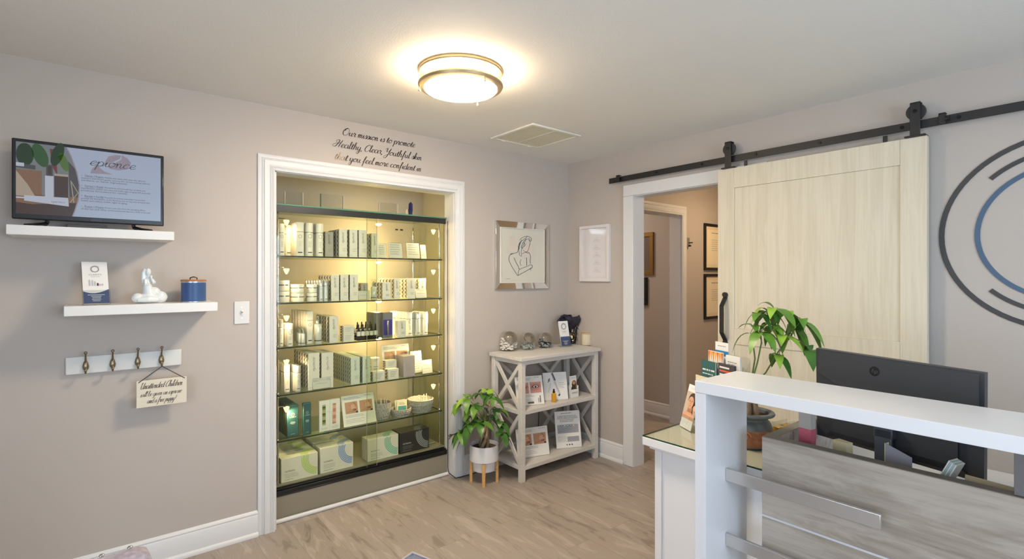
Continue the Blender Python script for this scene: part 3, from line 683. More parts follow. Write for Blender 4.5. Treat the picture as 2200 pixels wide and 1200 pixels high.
for z in SZ[:5]:
    b = MB(); z -= .0008; b.box(SX0, SX1, .128, CY1-.04, z-.008, z, 0); b.box(SX0, SX1, .125, .128, z-.008, z, 1)
    for x in (SX0, SX1): b.box(x-.001, x+.001, .125, CY1-.04, z-.008, z, 1)
    b.build('glass_shelf', [SHG, GEDGE], t)
PX = (-2.352, -1.222)
for x in PX:
    for y in (.136, CY1-.06):
        b = MB(); b.tube([(x, y, .206), (x, y, 1.85)], .0055, 10)
        for z in SZ[:5]: b.ball((x, y, z+.006), .010, (1, 1, .8), 12, 8); b.ball((x, y, z-.014), .010, (1, 1, .8), 12, 8)
        b.build('support_post', CHROME, t)
BULB = mat('halogen_bulb', (255, 240, 210), .3, emit=(255, 196, 116), estr=60)
SHADE = mat('frosted_cone', (250, 226, 190), .3, emit=(255, 186, 110), estr=3.0)
for x, s in ((PX[0], 1), (PX[1], -1)):
    for z in [1.80]+[q-.085 for q in SZ[:4]]:
        b = MB(); b.tube([(x, .136, z+.012), (x+s*.03, .128, z+.012), (x+s*.045, .132, z+.006)], .003, 8); b.lathe([(.006, 0), (.006, .012)], (x, .136, z+.006), 10)
        a = b.build('lamp_arm', CHROME, t)
        b = MB(); b.lathe([(.004, -.034), (.010, -.024), (.0175, -.004), (.013, 0)], (x+s*.05, .138, z+.006), 16); b.build('lamp_shade', SHADE, a)
        spot('case_spot', (x+s*.055, .145, z-.032), (s*.75, .55, -.75), 3.0 if s < 0 else 1.6, (1, .70, .36), 125)
BX = -1.60
for z in [1.845]+[q-.02 for q in SZ[:3]]:
    b = MB(); b.lathe([(.02, 0), (.02, -.008), (.012, -.012), (0, -.012)], (BX, .36, z), 20); b.build('puck_light', BULB, t)
    point('case_puck', (BX, .38, z-.035), 2.2, (1, .70, .34), .012)
for x in (-1.42, -1.36):
    b = MB(); b.bar((x, .45, 1.848), (x, .45, 1.80), .008, .014); b.bar((x, .45, 1.82), (x+.02*(1 if x > -1.4 else -1)*-1, .45, 1.82), .008, .01); b.build('hook_bracket', BLACK, t)

# -------- art helpers for the printed fronts
def art_script(b, w, h, z0=.0, y=-.0006):
    cursive(b, 'epionce', w*.08, h*.50, min(w*.24, .010), y=y, m=0, width=h*.38, pen=.20, rot=PI/2, n=3, shear=.3)
    for k, ww in enumerate((.5, .38, .42)): b.flat([(-w*.1, y, h*(.30-.045*k)), (-w*.1+w*ww, y, h*(.30-.045*k)), (-w*.1+w*ww, y, h*(.30-.045*k)+.0018), (-w*.1, y, h*(.30-.045*k)+.0018)], 1)
    text(b, 'epionce', -w*.42, h*.06, .004, y, 1, width=w*.3)
def side_swirl(b, w, d, h, m=0):
    x = -w/2-.0006; n = max(3, int(h/.028)); s = h*.94/n; vs = []
    for i in range(n):
        z0 = h*.03+i*s; q = [(x, -d/2+d*(.25+.5*math.sin(k*PI/6)), z0+s*k/6) for k in range(7)]+[(x, -d/2+d*(.12+.32*math.sin(k*PI/6)), z0+s*k/6) for k in range(6, -1, -1)]
        b.flat(q, m)
def carton(name, w, d, h, m, swirl=True, script=True):
    o = MB().box(-w/2, w/2, -d/2, d/2, 0, h).build(name, m, bevel=.0008)
    b = MB(); b.T = Matrix.Translation((0, -d/2, 0))
    if script: art_script(b, w, h)
    b.T = I
    if swirl: side_swirl(b, w, d, h)
    if b.v: b.build('printed_lettering', [INK, GREYINK], o)
    return o
def tallbottle(r, h, clear=False, square=False):
    o = MB()
    o.lathe([(r*.96, 0), (r, .002), (r, h*.70), (r*.985, h*.705)], seg=24)
    o = o.build('bottle', mat('white_bottle', (236, 233, 228), .25) if not clear else mat('pearl_bottle', (214, 216, 216), .15, .2))
    b = MB(); b.lathe([(r*.985, h*.705), (r*.985, h*.725)], seg=24, close=False); b.build('silver_collar', SILVER, o)
    b = MB(); b.lathe([(r, h*.725), (r, h*.985), (r*.96, h), (0, h)], seg=24); b.build('cap', (mat('bottle_cap', (240, 238, 234), .25) if not clear else mat('clear_cap', (206, 208, 208), .08, .5)), o)
    b = MB(); n = 10; b.lathe([(r+.0002, h*.06), (r+.0002, h*.68)], seg=24, close=False, m=2); rr = r+.0005
    def wrap(x, z): a = x/r; return (rr*math.sin(a), -rr*math.cos(a), z)
    for k in range(24):
        a0, a1 = 2*PI*k/24, 2*PI*(k+1)/24
        b.flat([wrap(r*.42*math.cos(a0), h*.60+r*.42*math.sin(a0)), wrap(r*.42*math.cos(a1), h*.60+r*.42*math.sin(a1)), wrap(r*.52*math.cos(a1), h*.60+r*.52*math.sin(a1)), wrap(r*.52*math.cos(a0), h*.60+r*.52*math.sin(a0))], 1)
    def blk(x0, x1, z0, z1, m):
        for k in range(4): xa = x0+(x1-x0)*k/4; xb = x0+(x1-x0)*(k+1)/4; b.flat([wrap(xa, z0), wrap(xb, z0), wrap(xb, z1), wrap(xa, z1)], m)
    blk(-r*.55, r*.55, h*.10, h*.125, 0)
    for k in range(4): blk(-r*.4, r*(.35-.05*k), h*(.42-.045*k), h*(.425-.045*k)+.0008, 1)
    b.build('label', [INK, GREYINK, o.data.materials[0]], o)
    return o
def jarpot(r, h):
    o = MB().lathe([(r*.9, 0), (r, .003), (r, h*.52), (r*.97, h*.55)], seg=28).build('jar', mat('white_jar', (230, 227, 222), .2))
    b = MB(); b.lathe([(r*1.01, h*.55), (r*1.01, h*.64)], seg=28, close=False); b.build('silver_band', SILVER, o)
    b = MB(); b.lathe([(r*1.02, h*.64), (r*1.02, h*.96), (r*.97, h), (0, h)], seg=28); b.build('lid', mat('jar_lid', (238, 236, 232), .2), o)
    return o
def dropper(h=.085):
    r = .0135
    o = MB().lathe([(r*.95, 0), (r, .001), (r, h*.48), (r*.5, h*.56), (r*.42, h*.60)], seg=18).build('dropper_bottle', mat('amber_dark_glass', (46, 36, 42), .1, coat=.5))
    b = MB(); b.lathe([(r*1.03, h*.08), (r*1.03, h*.44)], seg=18, close=False); b.build('label', mat('bottle_label', (222, 222, 218), .5), o)
    b = MB(); b.lathe([(r*.55, h*.58), (r*.55, h*.72), (r*.4, h*.74), (r*.36, h*.92), (r*.2, h), (0, h)], seg=14); b.build('dropper_cap', BLACK, o)
    return o
def pumpbottle(r, h):
    o = MB().lathe([(r*.95, 0), (r, .002), (r, h*.62), (r*.9, h*.65)], seg=24).build('bottle', mat('pearl_bottle', (214, 216, 216), .15, .2))
    b = MB(); b.lathe([(r*.42, h*.65), (r*.42, h*.82), (r*.3, h*.84), (r*.3, h*.9)], seg=16); b.build('pump', SILVER, o)
    b = MB(); b.lathe([(r*.9, h*.655), (r*.9, h*.97), (r*.7, h)], seg=24); b.build('clear_cap', ACRYL, o)
    b = MB(); b.lathe([(r*1.01, h*.10), (r*1.01, h*.13)], seg=24, close=False); b.build('label_print', INK, o)
    return o

def slot(u0, u1, vt, z, y):
    a = onY(u0, vt, y); c = onY(u1, vt, y); return (a.x+c.x)/2, c.x-a.x, onY((u0+u1)/2, vt, y).z-z
used = {}
ORD = ['front', 'second', 'third', 'fourth', 'fifth', 'sixth', 'seventh', 'eighth', 'ninth']
def rowof(make, u0, u1, vt, si, y, n, step, desc, cat, group, gap=None, d=None, side=0, last=''):
    """front item placed on its shelf, the others of its file behind it"""
    z = SZ[si]; x, w, h = slot(u0, u1, vt, z, y)
    proto = make(w, h)
    for k in range(n):
        o = proto if k == 0 else dup(proto)
        dd = (d or w)
        o.location = (x+side*k, y+dd/2+k*step, z)
        if n == 1: lab = desc
        elif k == 0: lab = 'front '+desc if not desc.startswith('front') else desc
        elif k == n-1: lab = 'rearmost '+desc
        else: lab = ORD[k]+' from the front, '+desc
        tag(o, lab[:110], cat, group if n > 1 or group else None)
    return proto
SHN = ['top shelf', 'second shelf', 'third shelf', 'fourth shelf', 'fifth shelf', 'case floor']

# -------- top shelf
G1 = 'white bottles on the top shelf of the case'
mk = lambda w, h: tallbottle(w/2, h)
rowof(mk, 589.5, 598, 483, 0, .19, 2, .034, 'white bottle left of the post on the top shelf', 'bottle', G1)
rowof(mk, 599.5, 613, 480, 0, .145, 2, .034, 'white capped bottle just right of the post on top shelf', 'bottle', G1)
rowof(mk, 613.5, 628, 483, 0, .26, 3, .036, 'warm-lit white bottle set back on the top shelf', 'bottle', G1)
def sqbox(w, h):
    o = MB().box(-w/2, w/2, -w/2, w/2, 0, h).build('carton', CARTON, bevel=.001)
    b = MB(); y = -w/2-.0009; b.flat([(-w*.48, y+.0004, h*.01), (w*.48, y+.0004, h*.01), (w*.48, y+.0004, h*.98), (-w*.48, y+.0004, h*.98)], 2); b.ring((0, y, h*.58), w*.20, w*.25, m=1, seg=20); b.flat([(-w*.3, y, h*.09), (w*.3, y, h*.09), (w*.3, y, h*.12), (-w*.3, y, h*.12)], 0)
    b.flat([(-w/2, y, h*.71), (w/2, y, h*.71), (w/2, y, h*.725), (-w/2, y, h*.725)], 1)
    for k in range(4): b.flat([(-w*.2, y, h*(.42-.04*k)), (w*.15, y, h*(.42-.04*k)), (w*.15, y, h*(.425-.04*k)), (-w*.2, y, h*(.425-.04*k))], 1)
    b.build('printed_label', [INK, GREYINK, CARTON], o); return o
rowof(sqbox, 636.5, 652.8, 477, 0, .145, 3, .05, 'tall square white carton between bottles on the top shelf', 'box', 'square white cartons on the top shelf', d=.045)
rowof(mk, 658, 675, 478.5, 0, .145, 3, .045, 'white bottle right of the square carton on top shelf', 'bottle', G1)
rowof(mk, 680.8, 696.7, 480, 0, .145, 3, .045, 'white bottle at the right end of the top shelf bottles', 'bottle', G1)
G1C = 'script-printed cartons on the top shelf'
cw = lambda w, h: carton('carton', w, .048, h, CARTON)
cg = lambda w, h: carton('carton', w, .048, h, GREYCARTON)
rowof(cg, 698.5, 716, 497.5, 0, .19, 2, .05, 'grey carton next to the bottles on the top shelf', 'box', G1C, d=.048)
rowof(cw, 728.7, 746, 492, 0, .145, 4, .05, 'script carton beside the grey one on top shelf', 'box', G1C, d=.048)
rowof(cw, 751, 768, 493, 0, .145, 2, .05, 'script carton in the middle of the top shelf', 'box', G1C, d=.048)
rowof(cw, 771, 789, 494, 0, .145, 2, .05, 'script carton behind the door overlap on top shelf', 'box', G1C, d=.048)
rowof(cw, 798, 812.7, 501, 0, .145, 3, .05, 'script carton at the right end of top shelf cartons', 'box', G1C, d=.048)
def plaque(u0, u1, vt, si, y, label, rows_=5, lean=.18, m=None, rotz=0, name='acrylic_sign'):
    z = SZ[si]; x, w, h = slot(u0, u1, vt, z, y)
    t = thing(name, label, 'sign', (x, y+.01, z), rotz)
    R_ = Matrix.Rotation(-lean, 4, 'X')
    b = MB(); b.T = R_; b.box(-w/2, w/2, -.003, 0, .001, h); b.box(-w/2, w/2, .003, .0045, .001, h); b.T = I; b.box(-w/2, w/2, 0, h*.35, 0, .002); b.build('acrylic_frame', ACRYL, t)
    b = MB(); b.T = R_; b.box(-w/2+.003, w/2-.003, .0005, .002, .004, h-.003, 0); lines(b, -w*.36, w*.36, h*.84, rows_, h*.72/rows_, h*.03, y=-.0001, m=1); b.build('card', [m or PAPER, GREYINK], t)
    return t
plaque(814, 833, 521.5, 0, .19, 'small framed card right of the cartons on the top shelf')
plaque(837, 868, 520, 0, .16, 'clear framed price card in the middle right of top shelf')
plaque(876, 905, 520, 0, .16, 'brightly lit leaning card near the right end of top shelf')
plaque(906, 919, 524, 0, .18, 'narrow leaning card at the right end of top shelf')

# -------- second shelf
G2 = 'stacked jars on the second shelf'
def jarstack(u0, u1, v0, v1, y, la, lb):
    x, w, hh = slot(u0, u1, v0, SZ[1], y); h = hh/2
    a = jarpot(w/2, h-.001); a.location = (x, y+w/2, SZ[1]); tag(a, la, 'jar', G2)
    c = dup(a, (x, y+w/2, SZ[1]+h), label=lb)
jarstack(601, 625, 602, 0, .15, 'lower white jar of the leftmost stack on second shelf', 'upper white jar of the leftmost stack on second shelf')
jarstack(628.5, 656.5, 610, 0, .145, 'lower white jar of the widest stack on second shelf', 'upper white jar of the widest stack on second shelf')
jarstack(662.5, 684, 610, 0, .145, 'lower white jar of the third stack on second shelf', 'upper white jar of the third stack on second shelf')
ck = lambda w, h: tallbottle(w/2, h, True)
rowof(ck, 686.5, 695.5, 602, 1, .15, 6, .036, 'slim silver-capped bottle, left of the pair on second shelf', 'bottle', 'slim bottles on the second shelf', side=-.006)
rowof(ck, 696.5, 706, 601, 1, .15, 6, .036, 'slim silver-capped bottle, right of the pair on second shelf', 'bottle', 'slim bottles on the second shelf', side=-.003)
G2C = 'script-printed cartons on the second shelf'
rowof(cw, 712, 728.5, 590, 1, .145, 5, .05, 'script carton beside the slim bottles on second shelf', 'box', G2C, d=.048)
rowof(cw, 731.5, 748.5, 590, 1, .145, 3, .05, 'script carton, middle of three on second shelf', 'box', G2C, d=.048)
rowof(cw, 752, 769.5, 589.5, 1, .145, 3, .05, 'script carton, right of three on second shelf', 'box', G2C, d=.048)
rowof(cg, 776, 790.5, 607.5, 1, .19, 2, .05, 'small grey carton behind the door overlap, second shelf', 'box', G2C, d=.048)
plaque(771, 797, 623, 1, .145, 'low clear sign in front of the small grey carton', 2)
x, w, h = slot(799, 810.5, 600, SZ[1], .145); o = pumpbottle(w/2, h); o.location = (x, .16, SZ[1]); tag(o, 'pearl pump bottle with clear cap on the second shelf', 'bottle')
rowof(cw, 822, 839.5, 606, 1, .145, 3, .05, 'short script carton right of the pump bottle', 'box', G2C, d=.048)
rowof(cw, 847.6, 858.8, 598, 1, .15, 5, .05, 'narrow script carton right of centre on second shelf', 'box', G2C, d=.048)
rowof(cw, 875.6, 892, 598, 1, .15, 5, .05, 'script carton third from the right on second shelf', 'box', G2C, d=.048)
rowof(cw, 900, 915, 597.5, 1, .165, 4, .05, 'script carton at the right end of second shelf', 'box', G2C, d=.048)
plaque(894.5, 919.5, 618.5, 1, .145, 'small cream sign before the rightmost cartons on second shelf', 2)

# -------- third shelf
G3 = 'white bottles at the left of the third shelf'
rowof(mk, 590, 599, 684, 2, .20, 2, .04, 'warm-lit bottle behind the left post, third shelf', 'bottle', G3)
rowof(mk, 600.5, 609.5, 686, 2, .175, 2, .034, 'white bottle just right of the post on third shelf', 'bottle', G3)
rowof(mk, 616.8, 631, 695, 2, .145, 3, .036, 'short white bottle second from the post on third shelf', 'bottle', G3)
for i, (u, yy) in enumerate(((640, .17), (646, .21), (637, .24))):
    x, w, h = slot(u, u+8, 702, SZ[2], yy)
    if i == 0: sp = o = pumpbottle(w/2, h)
    else: o = dup(sp)
    o.location = (x, yy, SZ[2]); tag(o, ['nearest', 'middle', 'rearmost'][i]+' tiny clear pump bottle in the cluster on third shelf', 'bottle', 'tiny pump bottles on the third shelf')
x, w, h = slot(648, 656, 703, SZ[2], .145); o = dup(sp, (x, .15, SZ[2])); tag(o, 'tiny pump bottle standing in front of the pale box row', 'bottle', 'tiny pump bottles on the third shelf')
rowof(sqbox, 659.5, 672.5, 668, 2, .19, 6, .045, 'slim pale carton beside the big pump bottle', 'box', 'slim pale cartons on the third shelf', d=.036, side=-.004)
x, w, h = slot(678, 693, 672.5, SZ[2], .14); o = pumpbottle(w/2, h); o.location = (x, .16, SZ[2]); tag(o, 'large pearl pump bottle in the middle of the left shelf half', 'bottle')
G3C = 'script-printed cartons on the third shelf'
rowof(cw, 708, 726.5, 679, 2, .145, 5, .05, 'script carton right of the pump bottle on third shelf', 'box', G3C, d=.048)
x, w, h = slot(738, 761, 699, SZ[2], .145); h2 = h/2
o = carton('carton', w, .07, h2-.0005, CARTON, True, False); o.location = (x, .18, SZ[2]); tag(o, 'lower small white carton of the two stacked on third shelf', 'box', 'small white cartons stacked in two')
bb = MB(); y = -.0357
for k in range(4): bb.flat([(-w*.36, y, h2*(.75-.15*k)), (w*.3-w*.06*k, y, h2*(.75-.15*k)), (w*.3-w*.06*k, y, h2*(.78-.15*k)), (-w*.36, y, h2*(.78-.15*k))])
bb.build('fine_print', GREYINK, o)
dup(o, (x, .18, SZ[2]+h2), label='upper small white carton of the two stacked on third shelf')
small_box = o
TRAY = BLACK
q = slot(768, 814, 730, SZ[2], .15); xt, wt = q[0], q[1]
b = MB(); b.box(-wt/2, wt/2, 0, .10, 0, .022); b.box(-wt/2, wt/2, .05, .10, .022, .034); o = b.build('bottle_riser', TRAY, bevel=.001, loc=(xt, .15, SZ[2])); tag(o, 'stepped black riser under the dropper bottles', 'display riser')
dp = None
names = ['leftmost front', 'second front', 'third front', 'fourth front', 'rightmost front', 'leftmost rear', 'second rear', 'third rear', 'rightmost rear']
for i in range(9):
    fr = i < 5; k = i if fr else i-5; n = 5 if fr else 4
    x = xt-wt/2+.016+(wt-.032)*(k+(0 if fr else .5))/(n-1 if fr else 4)
    o = dropper() if dp is None else dup(dp); dp = dp or o
    o.location = (x, .15+(.02 if fr else .075), SZ[2]+(.022 if fr else .034)); tag(o, names[i]+' dark dropper bottle on the black riser', 'bottle', 'dropper bottles on the black riser')
for i, (u0, u1) in enumerate(((757, 766), (750, 757))):
    x, w, h = slot(u0, u1, 700, SZ[2], .21); o = dup(dp, (x, .22+.04*i, SZ[2])); tag(o, ('nearer' if i == 0 else 'farther')+' dark dropper bottle left of the black riser', 'bottle', 'dropper bottles on the black riser')
DKG = mat('slate_carton', (120, 120, 126), .4)
rowof(lambda w, h: carton('carton', w, .03, h, DKG, False, False), 803, 822, 671, 2, .24, 4, .032, 'slate grey carton behind the violet tube display', 'box', 'slate cartons on the third shelf', d=.03)
x, w, h = slot(824, 845, 671, SZ[2], .16)
t = thing('tube_display', 'slate display carton holding a silver tube on violet backing', 'product display', (x, .17, SZ[2]))
MB().box(-w/2, w/2, 0, .03, 0, h).build('backing_carton', DKG, t, bevel=.001)
b = MB(); b.box(-w*.45, w*.45, -.004, 0, h*.12, h*.72); b.build('violet_window', mat('violet_card', (70, 52, 150), .4), t)
b = MB(); b.T = Matrix.Translation((-w*.08, -.012, h*.12)); b.lathe([(.007, 0), (.0085, .004), (.0085, h*.48), (.007, h*.56), (0, h*.57)], seg=16); b.build('tube', SILVER, t)
rowof(lambda w, h: carton('carton', w, .04, h, CARTON, False), 854.5, 872.6, 688, 2, .135, 1, .05, 'short white carton in front of the right bottles, third shelf', 'box', None, d=.04)
G3B = 'white bottles at the right of the third shelf'
rowof(mk, 875.5, 888, 670.5, 2, .165, 5, .042, 'white bottle, left file of the right group', 'bottle', G3B, side=-.006)
rowof(ck, 894.6, 905, 671, 2, .165, 4, .042, 'pearl bottle, middle file of the right group', 'bottle', G3B, side=-.004)
rowof(mk, 910.8, 921, 669.5, 2, .165, 4, .042, 'white bottle, right file of the right group', 'bottle', G3B, side=-.004)
rowof(mk, 852, 862, 669, 2, .36, 3, .042, 'white bottle set back left of the right group', 'bottle', G3B)

# -------- fourth shelf
G4 = 'white bottles on the fourth shelf'
rowof(mk, 589.5, 598, 786, 3, .17, 2, .04, 'white bottle left of the post on the fourth shelf', 'bottle', G4)
rowof(mk, 611, 624.4, 783, 3, .172, 4, .038, 'white bottle right of the post on the fourth shelf', 'bottle', G4, side=-.003)
rowof(ck, 635.5, 647.5, 785, 3, .15, 6, .038, 'pearl bottle beside the tall cartons on fourth shelf', 'bottle', G4, side=-.003)
G4C = 'script-printed cartons on the fourth shelf'
rowof(cw, 662.5, 686.5, 758, 3, .145, 6, .05, 'wide script carton beside the pearl bottles', 'box', G4C, d=.048)
rowof(cw, 691, 716, 757, 3, .145, 4, .05, 'wide script carton left of the pale green ones', 'box', G4C, d=.048)
plaque(673, 712, 811, 3, .125, 'low clear acrylic sign in front of the wide cartons', 2)
MINT = mat('mint_carton', (210, 218, 210), .45)
cm = lambda w, h: carton('carton', w, .032, h, MINT)
rowof(cm, 754, 773, 767, 3, .135, 9, .036, 'pale mint carton in the long file', 'box', G4C, d=.032)
rowof(cm, 779, 796, 765, 3, .135, 8, .036, 'pale mint carton in the file by the door edge', 'box', G4C, d=.032)
G4S = 'small white cartons on the fourth shelf'
def sb(u0, u1, vt, y, zoff, lab, dd=.06, hh=None):
    x, w, h = slot(u0, u1, vt, SZ[3]+zoff, y); 
    o = carton('carton', w, dd, hh or h, CARTON, True, False); q = MB(); yy = -dd/2-.0006; H_ = hh or h
    for k in range(4): q.flat([(-w*.3, yy, H_*(.72-.15*k)), (w*.34-w*.08*k, yy, H_*(.72-.15*k)), (w*.34-w*.08*k, yy, H_*(.76-.15*k)), (-w*.3, yy, H_*(.76-.15*k))])
    q.build('fine_print', GREYINK, o); o.location = (x, y+dd/2, SZ[3]+zoff); tag(o, lab, 'box', G4S); return o, H_
o, h = sb(801.5, 826.5, 797, .135, 0, 'small white carton at front beside the door edge')
o, h = sb(799, 815, 778, .23, 0, 'small white carton half hidden behind the front left one')
sb(799, 816, 767, .23, h, 'small white carton stacked on top of the half hidden one', hh=.03)
o, h = sb(834, 856.5, 792, .135, 0, 'small white carton at front under the facial photo board')
o, h2_ = sb(829, 848, 789, .22, 0, 'lower small carton of the pair behind the front right one')
sb(829, 852, 773.5, .215, h2_, 'upper small carton of the pair under the photo board')
def photo_board(u0, u1, vt, z, y, label, kind, lean=.3, rotz=0, wtrue=None, htrue=None, loc=None, thick=.002, foot=True):
    if loc is None: x, w, h = slot(u0, u1, vt, z, y); loc = (x, y, z)
    else: w, h = wtrue, htrue
    t = thing('photo_card', label, 'display card', loc, rotz)
    R_ = Matrix.Rotation(-lean, 4, 'X'); h = h/math.cos(lean)
    b = MB(); b.T = Matrix.Translation((0, 0, .0018)) @ R_; b.box(-w/2-.002, w/2+.002, thick, thick+.002, 0, h+.002); b.T = I
    b.box(-w/2, w/2, -.01, h*.4, 0, .0018); b.build('acrylic_frame', ACRYL, t)
    b = MB(); b.T = Matrix.Translation((0, 0, .0018)) @ R_; b.box(-w/2, w/2, 0, thick, 0, h, 0); y = -.0005
    Q = lambda x0, x1, z0, z1, m, d=0: b.flat([(x0*w-w/2, y-d, z0*h), (x1*w-w/2, y-d, z0*h), (x1*w-w/2, y-d, z1*h), (x0*w-w/2, y-d, z1*h)], m)
    def E(cx, cz, rx, rz, m, d, n=18, a0=0, a1=360): b.flat([((cx+rx*math.cos(math.radians(a0+(a1-a0)*k/n)))*w-w/2, y-d, (cz+rz*math.sin(math.radians(a0+(a1-a0)*k/n)))*h) for k in range(n+(a1-a0 != 360))], m)
    def W(pts, wd, m, d): ribbon(b, [(p*w-w/2, q*h) for p, q in smooth(pts, 4)], y-d, wd*w, m)
    b.T = Matrix.Translation((0, 0, .0018)) @ R_
    if kind in ('face', 'lips', 'eye'):
        sk = {'face': 2, 'lips': 2, 'eye': 6}[kind]
        lines(b, -w*.42, w*.1, h*.91, 2, h*.045, h*.014, y=y, m=1); lines(b, w*.22, w*.42, h*.93, 1, 1, h*.016, y=y, m=1)
        for x0, x1 in ((.09, .47), (.53, .93)):
            Q(x0, x1, .40, .78, sk); W_ = x1-x0; f_ = .0003
            if kind == 'eye':
                E(x0+W_*.5, .61, W_*.33, .055, 3, f_); E(x0+W_*.5, .615, W_*.2, .045, 0, f_*2); E(x0+W_*.5, .61, W_*.11, .042, 5, f_*3); E(x0+W_*.5, .61, W_*.05, .02, 4, f_*4)
                W([(x0+W_*.08, .58), (x0+W_*.2, .64), (x0+W_*.5, .69), (x0+W_*.85, .65), (x0+W_*.97, .6)], .012, 3, f_*3)
                W([(x0+W_*.1, .52), (x0+W_*.4, .50), (x0+W_*.8, .53)], .008, 3, f_); W([(x0+W_*.05, .73), (x0+W_*.5, .765), (x0+W_*.9, .74)], .02, 7, f_)
                for k in range(3): W([(x0+W_*.04, .52+.04*k), (x0+W_*.14, .53+.03*k)], .005, 3, f_)
            else:
                E(x0+W_*.62, .60, W_*.2, .09, 7, f_); W([(x0+W_*.66, .77), (x0+W_*.80, .70), (x0+W_*.86, .64), (x0+W_*.72, .62)], .012, 3, f_)
                W([(x0+W_*.55, .52), (x0+W_*.7, .545), (x0+W_*.88, .51)], .014, 3, f_*2); E(x0+W_*.72, .505, W_*.16, .022, 3, f_); W([(x0+W_*.35, .70), (x0+W_*.45, .6), (x0+W_*.42, .5)], .006, 3, f_)
                E(x0+W_*.9, .43, W_*.1, .03, 4, f_); W([(x0+W_*.1, .44), (x0+W_*.4, .47), (x0+W_*.7, .44)], .008, 3, f_)
        lines(b, -w*.42, w*.2, h*.33, 2, h*.045, h*.013, y=y, m=1); lines(b, -w*.42, w*.15, h*.2, 3, h*.05, h*.010, y=y, m=1)
        if kind == 'eye': Q(.40, .62, .045, .115, 8); Q(.78, .83, .06, .22, 9); Q(.85, .88, .06, .30, 4)
    elif kind == 'note':
        lines(b, -w*.25, w*.28, h*.93, 1, 1, h*.018, y=y, m=1); lines(b, -w*.40, w*.42, h*.86, 3, h*.035, h*.012, y=y, m=4, ragged=.05); lines(b, -w*.3, w*.3, h*.75, 2, h*.04, h*.012, y=y, m=4)
        Q(.08, .92, .40, .63, 9); 
        for k, m in enumerate((4, 9, 5, 8, 2)): E(.25+.12*k, .60, .042, .028, m, .0003); E(.25+.12*k, .60, .025, .017, 0, .0004)
        lines(b, -w*.42, w*.42, h*.52, 5, h*.03, h*.008, y=y-.0003, m=1, ragged=.03); Q(.45, .92, .16, .30, 9); lines(b, -w*.42, w*.0, h*.30, 5, h*.032, h*.008, y=y-.0003, m=1)
        lines(b, w*-.02, w*.4, h*.28, 4, h*.03, h*.01, y=y-.0003, m=1, ragged=.03)
        for k, m in enumerate((5, 4, 4)): E(.42+.1*k, .085, .028, .018, m, .0003)
    elif kind == 'tube':
        def slant(cx, cz, L_, wd, a, m, d):
            dx, dz = math.sin(a), math.cos(a); b.flat([(cx-w*wd*dz-L_*h*dx, y-d, cz+w*wd*dx-L_*h*dz), (cx+w*wd*dz-L_*h*dx, y-d, cz-w*wd*dx-L_*h*dz), (cx+w*wd*dz+L_*h*dx, y-d, cz-w*wd*dx+L_*h*dz), (cx-w*wd*dz+L_*h*dx, y-d, cz+w*wd*dx+L_*h*dz)], m)
        slant(-w*.06, h*.84, .15, .05, -.35, 9, .0003); slant(-w*.05, h*.84, .15, .018, -.35, 4, .0004); slant(w*.07, h*.42, .27, .055, -.35, 10, .0003); slant(w*.075, h*.42, .27, .006, -.35, 3, .0004)
        slant(w*.13, h*.17, .03, .04, -.9, 4, .0005); slant(-w*.26, h*.72, .09, .012, .5, 4, .0004); E(.25, .72, .05, .06, 9, .0003); slant(-w*.25, h*.45, .18, .03, .3, 10, .0003)
        lines(b, w*.13, w*.42, h*.60, 3, h*.06, h*.014, y=y, m=1); lines(b, w*.16, w*.38, h*.42, 1, 1, h*.014, y=y, m=1)
    b.build('printed_card', [PAPER, GREYINK, mat('skin_print', (196, 150, 122), .5), mat('skin_shadow_print', (130, 82, 66), .5), INK, mat('iris_blue_print', (92, 108, 132), .4), mat('pink_skin_print', (206, 146, 136), .5), mat('light_skin_print', (216, 172, 146), .5), mat('olive_print', (96, 98, 74), .5), mat('steel_print', (168, 170, 178), .5), mat('pearl_print', (218, 216, 216), .4)], t)
    return t
photo_board(823, 882, 741, SZ[3], .27, 'leaning board with two orange facial close-ups on fourth shelf', 'lips', lean=.15)
x, w, h = slot(867, 891.5, 764, SZ[3], .15)
LIL = mat('lilac_carton', (176, 166, 172), .45)
o = carton('carton', w, .05, h, LIL, False, False); o.location = (x, .175, SZ[3]); tag(o, 'lilac grey carton before the facial photo board', 'box', 'lilac grey cartons'); bb = MB(); lines(bb, -w*.3, w*.2, h*.6, 5, h*.07, .002, y=-.0257); bb.build('fine_print', GREYINK, o)
dup(o, (x, .228, SZ[3]), label='second lilac grey carton hidden behind the first one')
plaque(886, 911, 753, 3, .21, 'tall cream card right of the lilac carton on fourth shelf', 8)
plaque(909, 932, 772, 3, .15, 'low clear framed card at the right end of fourth shelf', 3)

# -------- fifth shelf
def tealbox(w, h):
    d = .030
    o = MB().box(-w/2, w/2, -d/2, d/2, 0, h).build('carton', TEAL, bevel=.004)
    b = MB(); b.box(-w/2-.0006, -w/2, -d*.28, -d*.02, h*.1, h*.9); b.build('gold_stripe', GOLD, o)
    b = MB(); y = -d/2-.0006; b.ring((0, y, h*.70), w*.13, w*.16, m=0, seg=20); text(b, 'Y', 0, h*.685, .006, y, 0, 'c'); text(b, 'VI DERM', 0, h*.60, .008, y, 0, 'c', width=w*.6)
    for k, ww in enumerate((.36, .46, .3)): b.flat([(-w*ww/2, y, h*(.46-.03*k)), (w*ww/2, y, h*(.46-.03*k)), (w*ww/2, y, h*(.475-.03*k)), (-w*ww/2, y, h*(.475-.03*k))], 0)
    b.flat([(-w*.18, y, h*.08), (w*.18, y, h*.08), (w*.18, y, h*.088), (-w*.18, y, h*.088)], 0)
    b.build('pale_lettering', mat('pale_teal_print', (186, 206, 206), .5), o); return o
rowof(tealbox, 616.5, 641.5, 870, 4, .170, 8, .033, 'teal carton in the long file at the left', 'box', 'teal cartons on the fifth shelf', d=.03)
